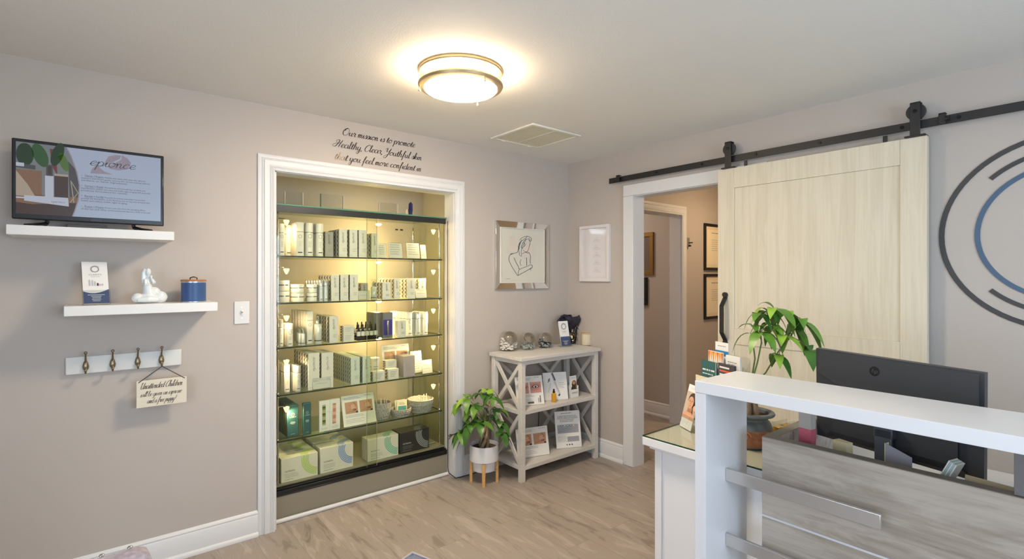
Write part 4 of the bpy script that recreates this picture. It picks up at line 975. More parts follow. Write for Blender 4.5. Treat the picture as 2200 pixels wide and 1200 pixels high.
rowof(tealbox, 651.5, 669, 865, 4, .15, 1, .033, 'single teal carton standing apart on the fifth shelf', 'box', None, d=.03)
x, w, h = slot(686.5, 731, 858, SZ[4], .15)
t = thing('sample_folder', 'white two-panel folder with cut windows of botanical pictures', 'display folder', (x, .16, SZ[4]))
b = MB(); b.box(-w/2, 0, -.006, .014, 0, h*.985); b.box(.0006, w/2, -.006, .014, 0, h*.99); b.build('folder_body', PAPER, t, bevel=.001)
b = MB(); yy = -.0066
for x0, cols in ((-w*.36, (1, 2, 0, 1)), (w*.14, (3, 4, 4, 3))):
    for k in range(12):
        z0 = h*(.20+.055*k)
        b.flat([(x0, yy, z0), (x0+w*.16, yy, z0), (x0+w*.16, yy, z0+h*.055), (x0, yy, z0+h*.055)], cols[(k*7+3) % 4])
b.build('picture_strip', [mat('olive_leaf_print', (120, 128, 70), .5), mat('pale_green_print', (170, 176, 130), .5), mat('dark_green_print', (74, 84, 52), .5), mat('coral_print', (204, 134, 112), .5), mat('peach_print', (224, 176, 152), .5)], t)
b = MB(); lines(b, -w*.40, -w*.08, h*.10, 2, h*.03, .0016, y=yy); lines(b, w*.1, w*.42, h*.12, 3, h*.03, .0016, y=yy); ribbon(b, [(-w*.12, h*.62), (w*.1, h*.60), (w*.13, h*.2), (w*.42, h*.12)], yy-.001, .0012); b.build('fine_print', GREYINK, t)
photo_board(739, 809, 850, SZ[4], .15, 'white card with two facial close-ups on the fifth shelf', 'face', lean=.28)
# woven baskets
WOV = bpy.data.materials.new('woven_rope'); WOV.use_nodes = True; nt = WOV.node_tree; pb = nt.nodes['Principled BSDF']; pb.inputs['Roughness'].default_value = .9
tc = nt.nodes.new('ShaderNodeTexCoord'); vo = nt.nodes.new('ShaderNodeTexNoise'); vo.inputs['Scale'].default_value = 330; vo.inputs['Detail'].default_value = 2
rp = nt.nodes.new('ShaderNodeValToRGB'); rp.color_ramp.elements[0].position = .42; rp.color_ramp.elements[1].position = .58; rp.color_ramp.elements[0].color = lin((96, 98, 104)); rp.color_ramp.elements[1].color = lin((206, 202, 196))
nt.links.new(tc.outputs['Object'], vo.inputs['Vector']); nt.links.new(vo.outputs['Fac'], rp.inputs['Fac']); nt.links.new(rp.outputs['Color'], pb.inputs['Base Color'])
def basket(u0, u1, vr, y, label):
    x, w, h = slot(u0, u1, vr, SZ[4], y); r = w/2; h = abs(h)
    y += r*.75
    prof = [(r*.84, 0)]; n = max(4, int(h/.009))
    for k in range(n):
        z = h*k/n; rr = r*(.84+.16*min(1, (k+.5)/n*1.6)); prof += [(rr, z+h/n*.2), (rr+.0014, z+h/n*.5), (rr, z+h/n*.85)]
    prof += [(r+.001, h), (r-.005, h+.001), (r-.006, h*.5), (r*.8, .006), (0, .006)]
    o = MB().lathe(prof, seg=36, close=False).build('woven_basket', WOV); o.location = (x, y, SZ[4]); tag(o, label, 'basket', 'round woven rope baskets'); return x, y, r, h
bx1 = basket(808, 845, 866, .17, 'round woven basket next to the facial photo card')
bx2 = basket(848, 889, 879, .135, 'smallest woven basket, filled with sample sachets')
bx3 = basket(888, 938, 859, .15, 'widest woven basket at the right end of the shelf')
SW = mat('cotton_stick', (228, 206, 176), .5)
for (x, y, r, h), n, wn in ((bx1, 5, 'left'), (bx3, 4, 'right')):
    for k in range(n):
        a = random.uniform(-.5, .5); px_ = x+r*.55*(k/(n-1)*2-1); o = MB(); o.tube([(0, 0, .0), (a*.02, .005, h+.016)], .0022, 6); o.ball((a*.02, .005, h+.018), .0032)
        o = o.build('sample_vial', SW, loc=(px_, y-.01, SZ[4]+.007)); tag(o, ORD[k].replace('front', 'first')+' thin pale vial from the left in the '+('basket by the photo card' if wn == 'left' else 'widest basket'), 'vial', 'thin vials in the '+wn+' basket')
x, y, r, h = bx2
for k in range(3):
    w, hh = r*1.05, h+.052; t = MB(); t.T = Matrix.Translation((0, 0, .011)) @ Matrix.Rotation(-.12-.05*k, 4, 'X') @ Matrix.Rotation((.06, -.05, .1)[k], 4, 'Y')
    t.box(-w/2, w/2, 0, .003, 0, hh*(.98-.03*k), 0)
    if k == 0: t.box(-w*.38, w*.42, -.0008, 0, hh*.30, hh*.56, 1); t.flat([(-w*.3, -.0006, hh*.68), (w*.3, -.0006, hh*.68), (w*.3, -.0006, hh*.71), (-w*.3, -.0006, hh*.71)], 2); t.flat([(-w*.3, -.0006, hh*.77), (w*.2, -.0006, hh*.77), (w*.2, -.0006, hh*.79), (-w*.3, -.0006, hh*.79)], 2)
    o = t.build('sample_sachet', [mat('cream_paper', (240, 232, 206), .5), mat('teal_print', (88, 160, 164), .5), GREYINK], loc=(x, y-.02+.010*k, SZ[4])); tag(o, ('front teal-printed', 'middle', 'rear')[k]+' cream sample sachet standing in the smallest basket', 'sachet', 'cream sachets in the smallest basket')

# -------- case floor: large cartons with swirl marks
def nbox(u0, u1, vt, y, d, body, swirl, label, n, step, group, txtm=None, front_v=None, ring=True):
    x, w, h = slot(u0, u1, vt, SZ[5], y)
    o = MB().box(-w/2, w/2, -d/2, d/2, 0, h).build('carton', body, bevel=.003)
    b = MB(); yy = -d/2-.0008; cx_, cz_ = w*.5, h*.78
    def clipring(r0, r1):
        # open C shape: arcs clipped by the carton's edges
        N = 40; seg = []
        for k in range(N+1):
            a = math.radians(90+ (270-90+60)*k/N); pts = [(cx_-w*.0+rr*math.cos(a), cz_+rr*math.sin(a)) for rr in (r0, r1)]
            seg.append(pts)
        for p, q in zip(seg, seg[1:]):
            P4 = [p[0], p[1], q[1], q[0]]
            if all(px_ <= w/2-.001 and pz_ <= h-.002 for px_, pz_ in P4): b.flat([(px_, yy, pz_) for px_, pz_ in P4], 0)
    for k in range(5): clipring(w*(.27+.042*k), w*(.297+.042*k))
    b.build('swirl_mark', swirl, o)
    b = MB(); text(b, 'NUTRAFOL', -w*.40, h*.42, .0095, yy, 0, width=w*.28)
    lines(b, -w*.40, w*.0, h*.32, 3, h*.06, .0022, y=yy, m=1); lines(b, -w*.40, -w*.1, h*.1, 1, 1, .003, y=yy, m=1)
    if n > 1 or True:
        pts = [(cx_-w*.36+.0, 0)]
        q = MB(); 
    b.build('lettering', txtm or [INK, GREYINK], o)
    b = MB()
    for k in range(5):
        r0, r1 = w*(.10+.042*k), w*(.127+.042*k); vs = []
        for j in range(13):
            a = math.radians(180+180*j/12*.5)
            b_ = (w*.5+r0*math.cos(a)*1.0, r0*math.sin(a), r1)
        for j in range(12):
            a0, a1 = PI/2+PI/2*j/12+PI/2*0, PI/2+PI/2*(j+1)/12
            P4 = [(w*.5+r*math.cos(a)-.001, -d/2+w*.0+r*math.sin(a), h+.0006) for r, a in ((r0+w*.17, a0), (r1+w*.17, a0), (r1+w*.17, a1), (r0+w*.17, a1))]
            if all(p[1] < d/2 for p in P4): b.flat(P4, 0)
    b.build('top_swirl', swirl, o)
    o.location = (x, y+d/2, SZ[5])
    tag(o, label if n == 1 else 'front '+label, 'box', group)
    for k in range(1, n): dup(o, (x, y+d/2+k*step, SZ[5]), label=('second ' if k == 1 else 'rearmost ')+label)
    return o
LG = mat('lime_print', (188, 212, 108), .5); BL = mat('blue_print', (122, 156, 214), .5); TG = mat('green_teal_print', (116, 196, 168), .5); SG = mat('silver_grey_print', (150, 154, 160), .5)
NW = mat('nutra_white', (226, 222, 212), .4)
nbox(604, 683, 978, .135, .13, NW, LG, 'white carton with lime green swirl at the left of the case floor', 3, .135, 'white cartons with lime swirls')
nbox(688, 759, 956, .135, .13, NW, BL, 'white carton with blue swirl on the case floor', 3, .135, 'white cartons with blue swirls')
nbox(790, 856, 938, .145, .10, NW, TG, 'white carton with mint green swirl right of the door edge', 1, .1, None)
nbox(859, 922, 924, .15, .13, mat('black_carton', (42, 42, 46), .3), SG, 'black carton with silver swirl at the right of the case floor', 1, .1, None, [PAPER, GREYINK])
x, w, h = slot(922, 938, 945, SZ[5], .2); plaque(921, 936, 950, 5, .2, 'tiny clear sign on the case floor beside the black carton', 2)

# -------- on top of the case
TZ = 1.8972
def block_frame(u0, u1, vt, y, label, gr=False):
    x, w, h = slot(u0, u1, vt, TZ, y)
    b = MB(); b.box(-w/2, w/2, 0, .018, 0, h, 0)
    for s in (-1, 1): b.box(s*w/2-.001, s*w/2+.001, -.0005, .0185, 0, h, 1 if s < 0 else 2)
    o = b.build('clear_photo_block', [ACRYL, GEDGE2 if gr else mat('acrylic_edge_white', (226, 218, 208), .1), mat('acrylic_edge_white', (226, 218, 208), .1)], loc=(x, y, TZ)); tag(o, label, 'picture frame', 'clear frames on top of the case'); return o
block_frame(612, 651, 412, .16, 'leftmost clear acrylic block frame on top of the case')
block_frame(690, 738, 418, .16, 'widest clear acrylic frame with green edge on top of the case', True)
block_frame(815, 855, 436, .16, 'low clear acrylic frame near the right on top of the case')
x, w, h = slot(880, 887.5, 433, TZ, .15)
t = thing('crystal_ornament', 'dark blue crystal point on pale shell on top of the case', 'ornament', (x, .16, TZ))
b = MB(); b.lathe([(w*.5, 0), (w*.62, h*.4), (w*.55, h*.85), (.0005, h)], seg=6); b.build('crystal', mat('lapis', (30, 36, 84), .15, coat=.6), t, sharp=.3)
b = MB(); b.prism([(-.022, .012, 0), (.022, .012, 0), (.030, .020, .03), (.02, .022, .05), (-.02, .022, .05), (-.030, .020, .03)], (0, .003, 0)); b.build('shell', mat('shell_cream', (206, 186, 160), .3), t)

# ================================================================== PICTURES BY THE CORNER
# mirror-framed sketch
x0, x1, z0, z1 = -.812, -.252, 1.362, 1.895
t = thing('framed_sketch', 'mirror-framed line drawing of a woman hugging her arms', 'framed picture', (0, 0, 0))
MIR = mat('mirror_frame', (225, 225, 222), .04, 1)
m_ = .052
fo = [(x0, z0), (x1, z0), (x1, z1), (x0, z1)]; fi = [(x0+m_, z0+m_), (x1-m_, z0+m_), (x1-m_, z1-m_), (x0+m_, z1-m_)]
for k in range(4):
    b = MB(); p, q, r, s = fo[k], fo[(k+1) % 4], fi[(k+1) % 4], fi[k]
    b.add([(p[0], -.022, p[1]), (q[0], -.022, q[1]), (r[0], -.014, r[1]), (s[0], -.014, s[1]), (p[0], 0, p[1]), (q[0], 0, q[1]), (r[0], 0, r[1]), (s[0], 0, s[1])],
          [(0, 1, 2, 3), (0, 4, 5, 1), (3, 2, 6, 7), (4, 7, 6, 5), (0, 3, 7, 4), (1, 5, 6, 2)])
    b.build('frame_side', MIR, t, bevel=.0012)
b = MB(); 
for s_ in (-1, 1): pass
b.box(x0+m_-.004, x1-m_+.004, -.020, -.012, z0+m_-.004, z0+m_); b.box(x0+m_-.004, x1-m_+.004, -.020, -.012, z1-m_, z1-m_+.004); b.box(x0+m_-.004, x0+m_, -.020, -.012, z0+m_, z1-m_); b.box(x1-m_, x1-m_+.004, -.020, -.012, z0+m_, z1-m_); b.build('inner_trim', mat('white_inner_frame', (226, 224, 216), .3), t)
b = MB(); b.box(x0+m_, x1-m_, -.011, 0, z0+m_, z1-m_, 0)
ax, az = x0+m_, z0+m_; aw, ah = x1-x0-2*m_, z1-z0-2*m_
def K(u, v): # crop coordinates of the drawing (u 225-800, v 245-1010)
    return (ax+(u-225)/575*aw, az+ah-(v-245)/765*ah)
y = -.0118
E_ = [K(380+75*math.cos(k*PI/8), 470+110*math.sin(k*PI/8)) for k in range(16)]; b.flat([(p[0], y, p[1]) for p in E_], 2)
E_ = [K(590+55*math.cos(k*PI/8), 560+110*math.sin(k*PI/8)) for k in range(16)]; b.flat([(p[0], y, p[1]) for p in E_], 2)
for wd, pts in ((1, [(470, 410), (500, 370), (560, 345), (610, 355), (628, 385), (615, 415), (590, 395), (560, 385), (520, 430), (500, 470), (490, 520)]), (.8, [(585, 370), (605, 385), (600, 410)]),
     (1, [(570, 350), (520, 400), (480, 430), (455, 520), (440, 580), (390, 600), (345, 625), (330, 660), (335, 710), (370, 790), (410, 860), (445, 915)]), (1.2, [(445, 915), (500, 880), (560, 845), (605, 815), (625, 800)]),
     (1, [(395, 660), (420, 720), (450, 780), (465, 820), (520, 800), (580, 775), (620, 755), (640, 770), (635, 800), (610, 815), (620, 835)]), (.8, [(470, 815), (455, 850), (450, 905)]),
     (.8, [(605, 400), (610, 440), (600, 480), (585, 540), (560, 570), (530, 560), (515, 545)]), (.7, [(598, 460), (605, 470), (596, 480)]), (1, [(500, 600), (530, 585), (575, 575), (605, 595), (615, 650), (610, 700), (615, 740)]),
     (1.1, [(560, 655), (562, 700), (565, 770)]), (.8, [(500, 400), (470, 480), (460, 560), (470, 620), (490, 640)]), (.8, [(530, 440), (500, 520), (490, 590), (500, 640)]), (.7, [(515, 430), (545, 470), (520, 500)]),
     (.8, [(490, 680), (475, 720), (480, 750), (490, 770)]), (.7, [(560, 380), (540, 430), (530, 480), (500, 530)]), (.7, [(470, 440), (450, 500), (460, 540)]), (1.3, [(345, 610), (390, 600)]), (.7, [(545, 565), (570, 590), (600, 580)]), (.6, [(295, 962), (320, 955), (345, 962)])):
    ribbon(b, smooth([K(*p) for p in pts], 5), y-.0004, .0052*wd, 1, .6)
b.build('drawing', [mat('sketch_paper', (212, 209, 196), .25, coat=.35), mat('charcoal_line', (66, 76, 92), .6), mat('peach_wash', (213, 203, 190), .3)], t)
# white frame on the right wall
t = thing('white_framed_print', 'narrow white-framed print of faint grey icons between corner and doorway', 'framed picture', (0, 0, 0))
ya, yb, z0, z1 = .154, .474, 1.420, 1.882
for p, q, r, s in ((ya, yb, z0, z0+.024), (ya, yb, z1-.024, z1), (ya, ya+.024, z0+.024, z1-.024), (yb-.024, yb, z0+.024, z1-.024)):
    b = MB(); b.T = TR; b.box(p, q, -.026, 0, r, s); b.build('frame_side', mat('white_frame', (226, 220, 218), .35), t, bevel=.0015)
b = MB(); b.T = TR; b.box(ya+.024, yb-.024, -.012, 0, z0+.024, z1-.024, 0); b.flat([(ya+.065, -.0124, z0+.045), (yb-.045, -.0124, z0+.045), (yb-.045, -.0124, z1-.045), (ya+.065, -.0124, z1-.045)], 2)
for k in range(5):
    zz = z1-.13-.062*k; cm_ = (ya+yb)/2+.02; lines(b, cm_-.04, cm_+.05, zz, 2, .008, .0025, y=-.0128, m=1); b.ring((cm_, -.0128, zz+.022), .010, .012, m=1, seg=16)
    b.flat([(cm_-.03, -.0128, zz+.008), (cm_+.03, -.0128, zz+.008), (cm_+.02, -.0128, zz+.011), (cm_-.02, -.0128, zz+.011)], 1)
b.build('print', [mat('mat_board', (222, 216, 214), .15, coat=.8), mat('faint_grey_print', (186, 180, 180), .3), mat('inner_card', (226, 220, 220), .15, coat=.8)], t)

# ================================================================== WHITE X-FRAME BOOKSHELF
BX0, BX1, BY0, BY1 = -.880, -.052, -.405, -.035
t = thing('bookshelf', 'white wooden three-tier bookshelf with crossed X sides in the corner', 'bookshelf', (0, 0, 0))
lw = .038; TZ2 = .862
legs = [(x, y) for x in (BX0+.008, BX1-.008-lw) for y in (BY0+.010, BY1-.006-lw)]
for x, y in legs: MB().box(x, x+lw, y, y+lw, 0, TZ2).build('leg', BOOKW, t, bevel=.002)
MB().box(BX0-.006, BX1+.006, BY0-.006, BY1+.004, TZ2, .887).build('top', BOOKW, t, bevel=.002)
b = MB(); xa, xb, ya, yb = BX0+.008, BX1-.008, BY0+.010, BY1-.006
MB().box(xa+lw, xb-lw, ya+.004, ya+.02, TZ2-.03, TZ2).build('front_rail', BOOKW, t, bevel=.001)
for x in (xa+.006, xb-.022): MB().box(x, x+.016, ya+lw, yb-lw, TZ2-.03, TZ2).build('side_rail', BOOKW, t, bevel=.001)
SH2, SH3 = .505, .112
for z in (SH2, SH3): MB().box(xa+.004, xb-.004, ya+.002, yb-.002, z-.028, z).build('shelf', BOOKW, t, bevel=.0015)
def xbr(name, p0, p1, q0, q1, w=.026, th=.014):
    b = MB(); n_ = (Vector(p1)-Vector(p0)).cross(Vector(q1)-Vector(q0)).normalized(); b.bar(p0, p1, w, th, up=n_); b.build(name, BOOKW, t)
    b = MB(); b.bar(q0, q1, w, th*.94, up=n_); b.build(name, BOOKW, t)
for z0, z1 in ((SH2, TZ2-.03), (SH3, SH2-.028)):
    for x in (xa+.017, xb-.017): xbr('cross_brace', (x, ya+lw, z0+.005), (x, yb-lw, z1-.005), (x, ya+lw, z1-.005), (x, yb-lw, z0+.005))
    xm = (xa+xb)/2
    for p, q in ((xa+lw, xm), (xm, xb-lw)): xbr('back_brace', (p, yb-.019, z0+.005), (q, yb-.019, z1-.005), (p, yb-.019, z1-.005), (q, yb-.019, z0+.005))
TP = .8876
# slanted cookie jars
LIDM = mat('brushed_lid', (168, 158, 146), .35, .9)
def cookie(u, v, w_px, fill, label):
    q = onZ(u, v, TP); r = w_px/2*0.0037
    t = thing('glass_jar', label, 'jar', (q.x, q.y+r*.6, TP), -.35, 'slant-mouthed glass jars on the bookshelf')
    b = MB(); prof = [(0, .001), (r*.78, .001), (r*.86, .008), (r*.98, r*.5), (r, r*.95), (r*.90, r*1.45), (r*.62, r*1.85), (0, r*1.95)]
    b.lathe(prof, seg=32); b.build('jar_body', glassy('jar_glass', (251, 252, 251), .8) if 'jar_glass' not in _M else _M['jar_glass'], t, sharp=3)
    ax = Vector((.15, -.82, .62)).normalized(); L_ = Matrix.Translation(Vector((r*.02, -r*.42, r*1.28))) @ ax.to_track_quat('Z', 'X').to_matrix().to_4x4()
    b = MB(); b.T = L_; b.lathe([(r*.66, 0), (r*.68, r*.18), (r*.64, r*.24), (r*.3, r*.33), (r*.06, r*.42)], seg=32, close=False); l = b.build('lid', LIDM, t, sharp=.5)
    b = MB(); b.T = L_; b.lathe([(r*.07, r*.40), (r*.06, r*.52), (r*.12, r*.60), (r*.12, r*.66), (0, r*.68)], seg=16); b.build('lid_knob', LIDM, l)
    b = MB(); rnd = random.Random(int(u))
    if fill == 'cotton':
        for k in range(170):
            a, rr, zz = rnd.uniform(0, 2*PI), r*.80*math.sqrt(rnd.random()), r*(.15+rnd.random()*1.05); b.ball((rr*math.cos(a), rr*math.sin(a), zz), r*.14, (1, 1, .6), 8, 6)
        b.build('cotton_filling', mat('cotton', (238, 232, 222), .9), t)['kind'] = 'stuff'
    else:
        for k in range(190 if fill == 'foil' else 120):
            a, rr, zz = rnd.uniform(0, 2*PI), r*.84*math.sqrt(rnd.random()), r*(.10+rnd.random()*(.95 if fill == 'foil' else .55)); c_ = Vector((rr*math.cos(a), rr*math.sin(a), zz))
            T_ = Matrix.Translation(c_) @ Matrix.Rotation(rnd.uniform(0, 6), 4, 'X') @ Matrix.Rotation(rnd.uniform(0, 6), 4, 'Y'); b.T = T_; s_ = r*.13; b.box(-s_, s_, -s_*.6, s_*.6, -s_*.12, s_*.12, k % 3)
        b.build('wrapped_filling', [mat('mint_white_foil', (216, 224, 222), .15, .6), CHROME, (BLACK if fill == 'foil' else mat('clear_wrap', (196, 206, 204), .1, .3))], t)['kind'] = 'stuff'
cookie(1101, 754, 42, 'cotton', 'slanted glass jar full of cotton balls on the bookshelf')
cookie(1141, 751, 37, 'clear', 'slanted glass jar holding clear wrapped sweets, middle of three')
cookie(1177, 747, 34, 'foil', 'slanted glass jar of silver foil sweets next to the brochure')
# gift bouquet wrapped in dark tissue
q = onZ(1238, 739, TP)
t = thing('gift_wrap_bag', 'crumpled navy cellophane gift bag behind the brochure on the bookshelf', 'gift bag', (q.x+.012, -.088, TP))
CEL = mat('navy_cellophane', (52, 52, 68), .22, .35); b = MB(); rnd = random.Random(5); seg = 26; vs = []; fs = []
PR = [(.030, 0), (.034, .04), (.042, .085), (.055, .13), (.085, .165), (.120, .185), (.130, .215), (.118, .240), (.09, .232), (.05, .205)]
for i, (r, z) in enumerate(PR):
    for k in range(seg):
        a = 2*PI*k/seg; rr = r*(1+rnd.uniform(-.16, .16)*(.4+z*5)); vs.append((rr*math.cos(a)*(1.0+z*.9), rr*math.sin(a)*.50, z+rnd.uniform(-.012, .012)*(i > 3)))
for i in range(len(PR)-1):
    for k in range(seg): k2 = (k+1) % seg; fs.append((i*seg+k, i*seg+k2, (i+1)*seg+k2, (i+1)*seg+k))
b.add(vs, fs); b.build('cellophane', CEL, t, sharp=.15)
b = MB()
for k in range(26):
    a = rnd.uniform(PI*1.05, PI*1.95); z = rnd.uniform(.02, .16); r = .036+z*.22
    b.T = Matrix.Translation((r*math.cos(a), r*math.sin(a)*.56-.003, z)) @ Matrix.Rotation(rnd.uniform(0, 6), 4, 'Z') @ Matrix.Rotation(rnd.uniform(0, 3), 4, 'X'); b.box(-.006, .006, -.001, .001, -.012, .012)
b.build('foil_glints', mat('champagne_foil', (214, 200, 160), .2, .9), t)['kind'] = 'stuff'
q = onZ(1216, 744, TP)
brochure_stand('brochure_stand', 'white and navy brochure in acrylic stand on the corner bookshelf', (q.x, q.y, TP), -.12, .095, .205, wave=False, bottles=False, lean=.22)
# candle
q = onZ(1256, 741, TP)
t = thing('candle_jar', 'frosted cream candle jar with wooden lid on the bookshelf', 'candle', (q.x+.03, q.y+.005, TP))
b = MB(); b.lathe([(.040, 0), (.045, .006), (.046, .088), (.044, .09)], seg=32); b.build('jar', mat('cream_candle_glass', (224, 212, 182), .3, coat=.3), t)
b = MB(); b.lathe([(.044, .09), (.047, .091), (.047, .101), (0, .101)], seg=32); b.build('lid', mat('pale_wood_lid', (206, 174, 132), .5), t)
b = MB(); 
for k, ww in enumerate((.018, .026, .012)): b.box(-ww/2, ww/2, -.0468, -.0462, .066-.009*k, .068-.009*k)
b.build('label_lettering', GREYINK, t)
# cards on the middle shelf
S2, S3 = SH2+.0006, SH3+.0006
def card_at(ul, vl, ur, vr, z, h, label, kind, lean, off=0):
    a = onZ(ul, vl, z); c = onZ(ur, vr, z); d = c-a; w = d.length
    return photo_board(0, 0, 0, 0, 0, label, kind, lean=lean, rotz=math.atan2(d.y, d.x), wtrue=w, htrue=h, loc=((a.x+c.x)/2, (a.y+c.y)/2, z))
card_at(1111, 873, 1170, 867, S2, .205, 'white card with two eye close-ups on the middle bookshelf tier', 'eye', .25)
card_at(1170, 861, 1221, 857, S2, .205, 'white card showing makeup tubes at the back of the middle tier', 'tube', .22)
q = onZ(1177, 860, S2)
t = thing('serum_bottle', 'small amber yellow bottle with black dropper cap on middle tier', 'bottle', (q.x+.006, q.y-.060, S2))
b = MB(); b.lathe([(.017, 0), (.018, .002), (.018, .062), (.010, .070)], seg=24); b.build('bottle', mat('amber_yellow', (222, 160, 30), .15, coat=.5), t)
b = MB(); b.lathe([(.0095, .069), (.0095, .082), (.007, .084), (.0065, .099), (0, .1)], seg=20); b.build('dropper_cap', BLACK, t)
# NUTRAFOL leaflet box
a = onZ(1229, 855, S2); c = onZ(1254, 853, S2); w = .085
t = thing('leaflet_holder', 'white leaflet box with hair brochures on the middle tier by the corner', 'brochure holder', (a.x+w/2, a.y+.01, S2), .0)
b = MB(); b.box(-w/2, w/2, 0, .002, 0, .062); b.box(-w/2, -w/2+.002, .002, .028, 0, .088); b.box(w/2-.002, w/2, .002, .028, 0, .088); b.box(-w/2+.002, w/2-.002, .026, .028, 0, .10); b.box(-w/2+.002, w/2-.002, .002, .026, 0, .002); b.build('box', PAPER, t)
b = MB(); text(b, 'NUTRAFOL', 0, .030, .013, -.0006, 0, 'c', width=w*.74); b.build('lettering', INK, t)
b = MB(); b.T = Matrix.Translation((0, .006, .0025)) @ Matrix.Rotation(-.10, 4, 'X'); h = .165; w2 = w*.86
b.box(-w2/2, w2/2, 0, .008, 0, h, 0); yy = -.0006; text(b, 'NUTRAFOL', 0, h*.88, .007, yy, 1, 'c', width=w2*.7)
b.disc((w2*.1, yy, h*.60), w2*.36, 2, sy=1.1); b.disc((w2*.08, yy-.0003, h*.66), w2*.24, 3, sy=.75); b.flat([(-w2*.42, yy-.0004, h*.36), (w2*.35, yy-.0004, h*.36), (w2*.38, yy-.0004, h*.52), (w2*.1, yy-.0004, h*.58), (-w2*.3, yy-.0004, h*.5)], 2); b.flat([(w2*.2, yy-.0005, h*.3), (w2*.45, yy-.0005, h*.3), (w2*.45, yy-.0005, h*.55), (w2*.3, yy-.0005, h*.6)], 4)
b.build('brochure', [PAPER, GREYINK, mat('dark_hair_print', (56, 48, 40), .5), mat('tan_skin_print', (204, 150, 110), .5), mat('brown_hair_print', (120, 82, 48), .5)], t)
# bottom tier
card_at(1113, 986, 1181, 975, S3, .205, 'white card with two facial close-ups on the bottom tier', 'face', .22)
card_at(1196, 964, 1250, 959, S3, .275, 'tall printed information sheet on the bottom bookshelf tier', 'note', .2)

# ================================================================== HALL CONTENTS
def wall_frame(label, T, x0, x1, z0, z1, fm, fw, inner, title=None, d=.02, mat2=None):
    t = thing('picture_frame', label, 'framed picture', (0, 0, 0)); 
    for p, q, r, s in ((x0, x1, z0, z0+fw), (x0, x1, z1-fw, z1), (x0, x0+fw, z0+fw, z1-fw), (x1-fw, x1, z0+fw, z1-fw)):
        b = MB(); b.T = T; b.box(p, q, -d, -.001, r, s); b.build('frame_side', fm, t, bevel=.002)
    b = MB(); b.T = T; b.box(x0+fw, x1-fw, -d*.5, -.002, z0+fw, z1-fw, 0); w = x1-x0-2*fw; h = z1-z0-2*fw; xc = (x0+x1)/2; y = -d*.5-.0006
    if title is not None:
        m_ = .035; b.flat([(x0+fw+m_, y, z0+fw+m_), (x1-fw-m_, y, z0+fw+m_), (x1-fw-m_, y, z1-fw-m_), (x0+fw+m_, y, z1-fw-m_)], 1)
        if title: text(b, title, xc, z1-fw-.10, .022, y-.0004, 2, 'c')
        lines(b, xc-w*.22, xc+w*.22, z1-fw-.07, 1, .02, .006, y=y-.0004, m=2)
        lines(b, xc-w*.22, xc+w*.22, z1-fw-.14, 6, .022, .004, y=y-.0004, m=3, ragged=.2)
    b.build('certificate' if title is not None else 'picture', [inner, mat2 or inner, INK, GREYINK], t); return t
CREAMP = mat('cream_certificate', (236, 222, 190), .4, coat=.4); CREAM2 = mat('cream_certificate_inner', (240, 228, 200), .4)
wall_frame('upper black-framed certificate on the hall wall', TH_, 1.662, 2.12, 1.525, 2.01, BLACK, .028, CREAMP, '', mat2=CREAM2)
wall_frame('lower black-framed certificate on the hall wall', TH_, 1.662, 2.12, 1.017, 1.487, BLACK, .028, CREAMP, '', mat2=CREAM2)
TF = Matrix.Translation((1.38, 0, 0)) @ TR
wall_frame('gold-framed picture in the dark room beyond the hall', TF, -.52, -.093, 1.478, 1.93, mat('antique_gold', (150, 118, 70), .35, .8), .045, mat('grey_brown_picture', (112, 100, 90), .4))
wall_frame('black-framed picture hanging low beside the gold frame', TF, -.60, -.17, 1.154, 1.45, BLACK, .03, mat('dark_picture', (60, 60, 70), .4))
q = onY(1478, 520, HY)
t = thing('wall_hook', 'small dark and silver hook bracket on the hall wall beside the inner doorway', 'wall hook', (q.x, HY, q.z))
MB().box(-.012, .012, -.012, -.001, -.045, .045).build('plate', mat('silver_plate', (190, 180, 168), .3, .8), t, bevel=.002)
MB().box(-.008, .008, -.05, -.012, -.012, -.002).build('peg', BLACK, t); MB().box(-.010, .010, -.03, -.012, -.045, -.028).build('lower_peg', BLACK, t)

# ================================================================== SLIDING BARN DOOR
DOORW = grain('cream_ash_wood', ((208, 197, 172), (216, 206, 183), (222, 213, 192)), 2, 14, 16, .5, bump=.06)
t = thing('barn_door', 'cream ash sliding barn door with flat recessed panels', 'door', (0, 0, 0))
ya, yb = -1.425, -2.505; st = .108
def db(name, y0, y1, z0, z1, x0=-.074, x1=-.034): MB().box(x0, x1, y0, y1, z0, z1).build(name, DOORW, t, bevel=.0015)
db('stile', ya, ya-st, .03, 2.15); db('stile', yb+st, yb, .03, 2.15)
db('rail', ya-st-.0005, yb+st+.0005, 2.022, 2.15); db('rail', ya-st-.0005, yb+st+.0005, 1.033, 1.133); db('rail', ya-st-.0005, yb+st+.0005, .03, .16)
db('panel', ya-st, yb+st, 1.133, 2.022, -.066, -.04); db('panel', ya-st, yb+st, .16, 1.033, -.066, -.04)
b = MB(); yh = -1.478
b.tube([(-.076, yh, 1.335), (-.088, yh, 1.328), (-.128, yh, 1.275), (-.130, yh, 1.26), (-.130, yh, 1.12), (-.128, yh, 1.105), (-.088, yh, 1.052), (-.076, yh, 1.045)], .0001, 4)
b = MB(); pts = [(-.080, 1.350), (-.080, 1.325), (-.124, 1.275), (-.124, 1.105), (-.080, 1.055), (-.080, 1.03)]
for p, q in zip(pts, pts[1:]): b.bar((p[0], yh, p[1]), (q[0], yh, q[1]), .026, .008, up=(1, 0, 0.001))
b.tube([(-.074, yh, 1.345), (-.090, yh, 1.345)], .016, 16); b.tube([(-.074, yh, 1.035), (-.090, yh, 1.035)], .016, 16)
b.build('pull_handle', MBLACK, t, sharp=.5)
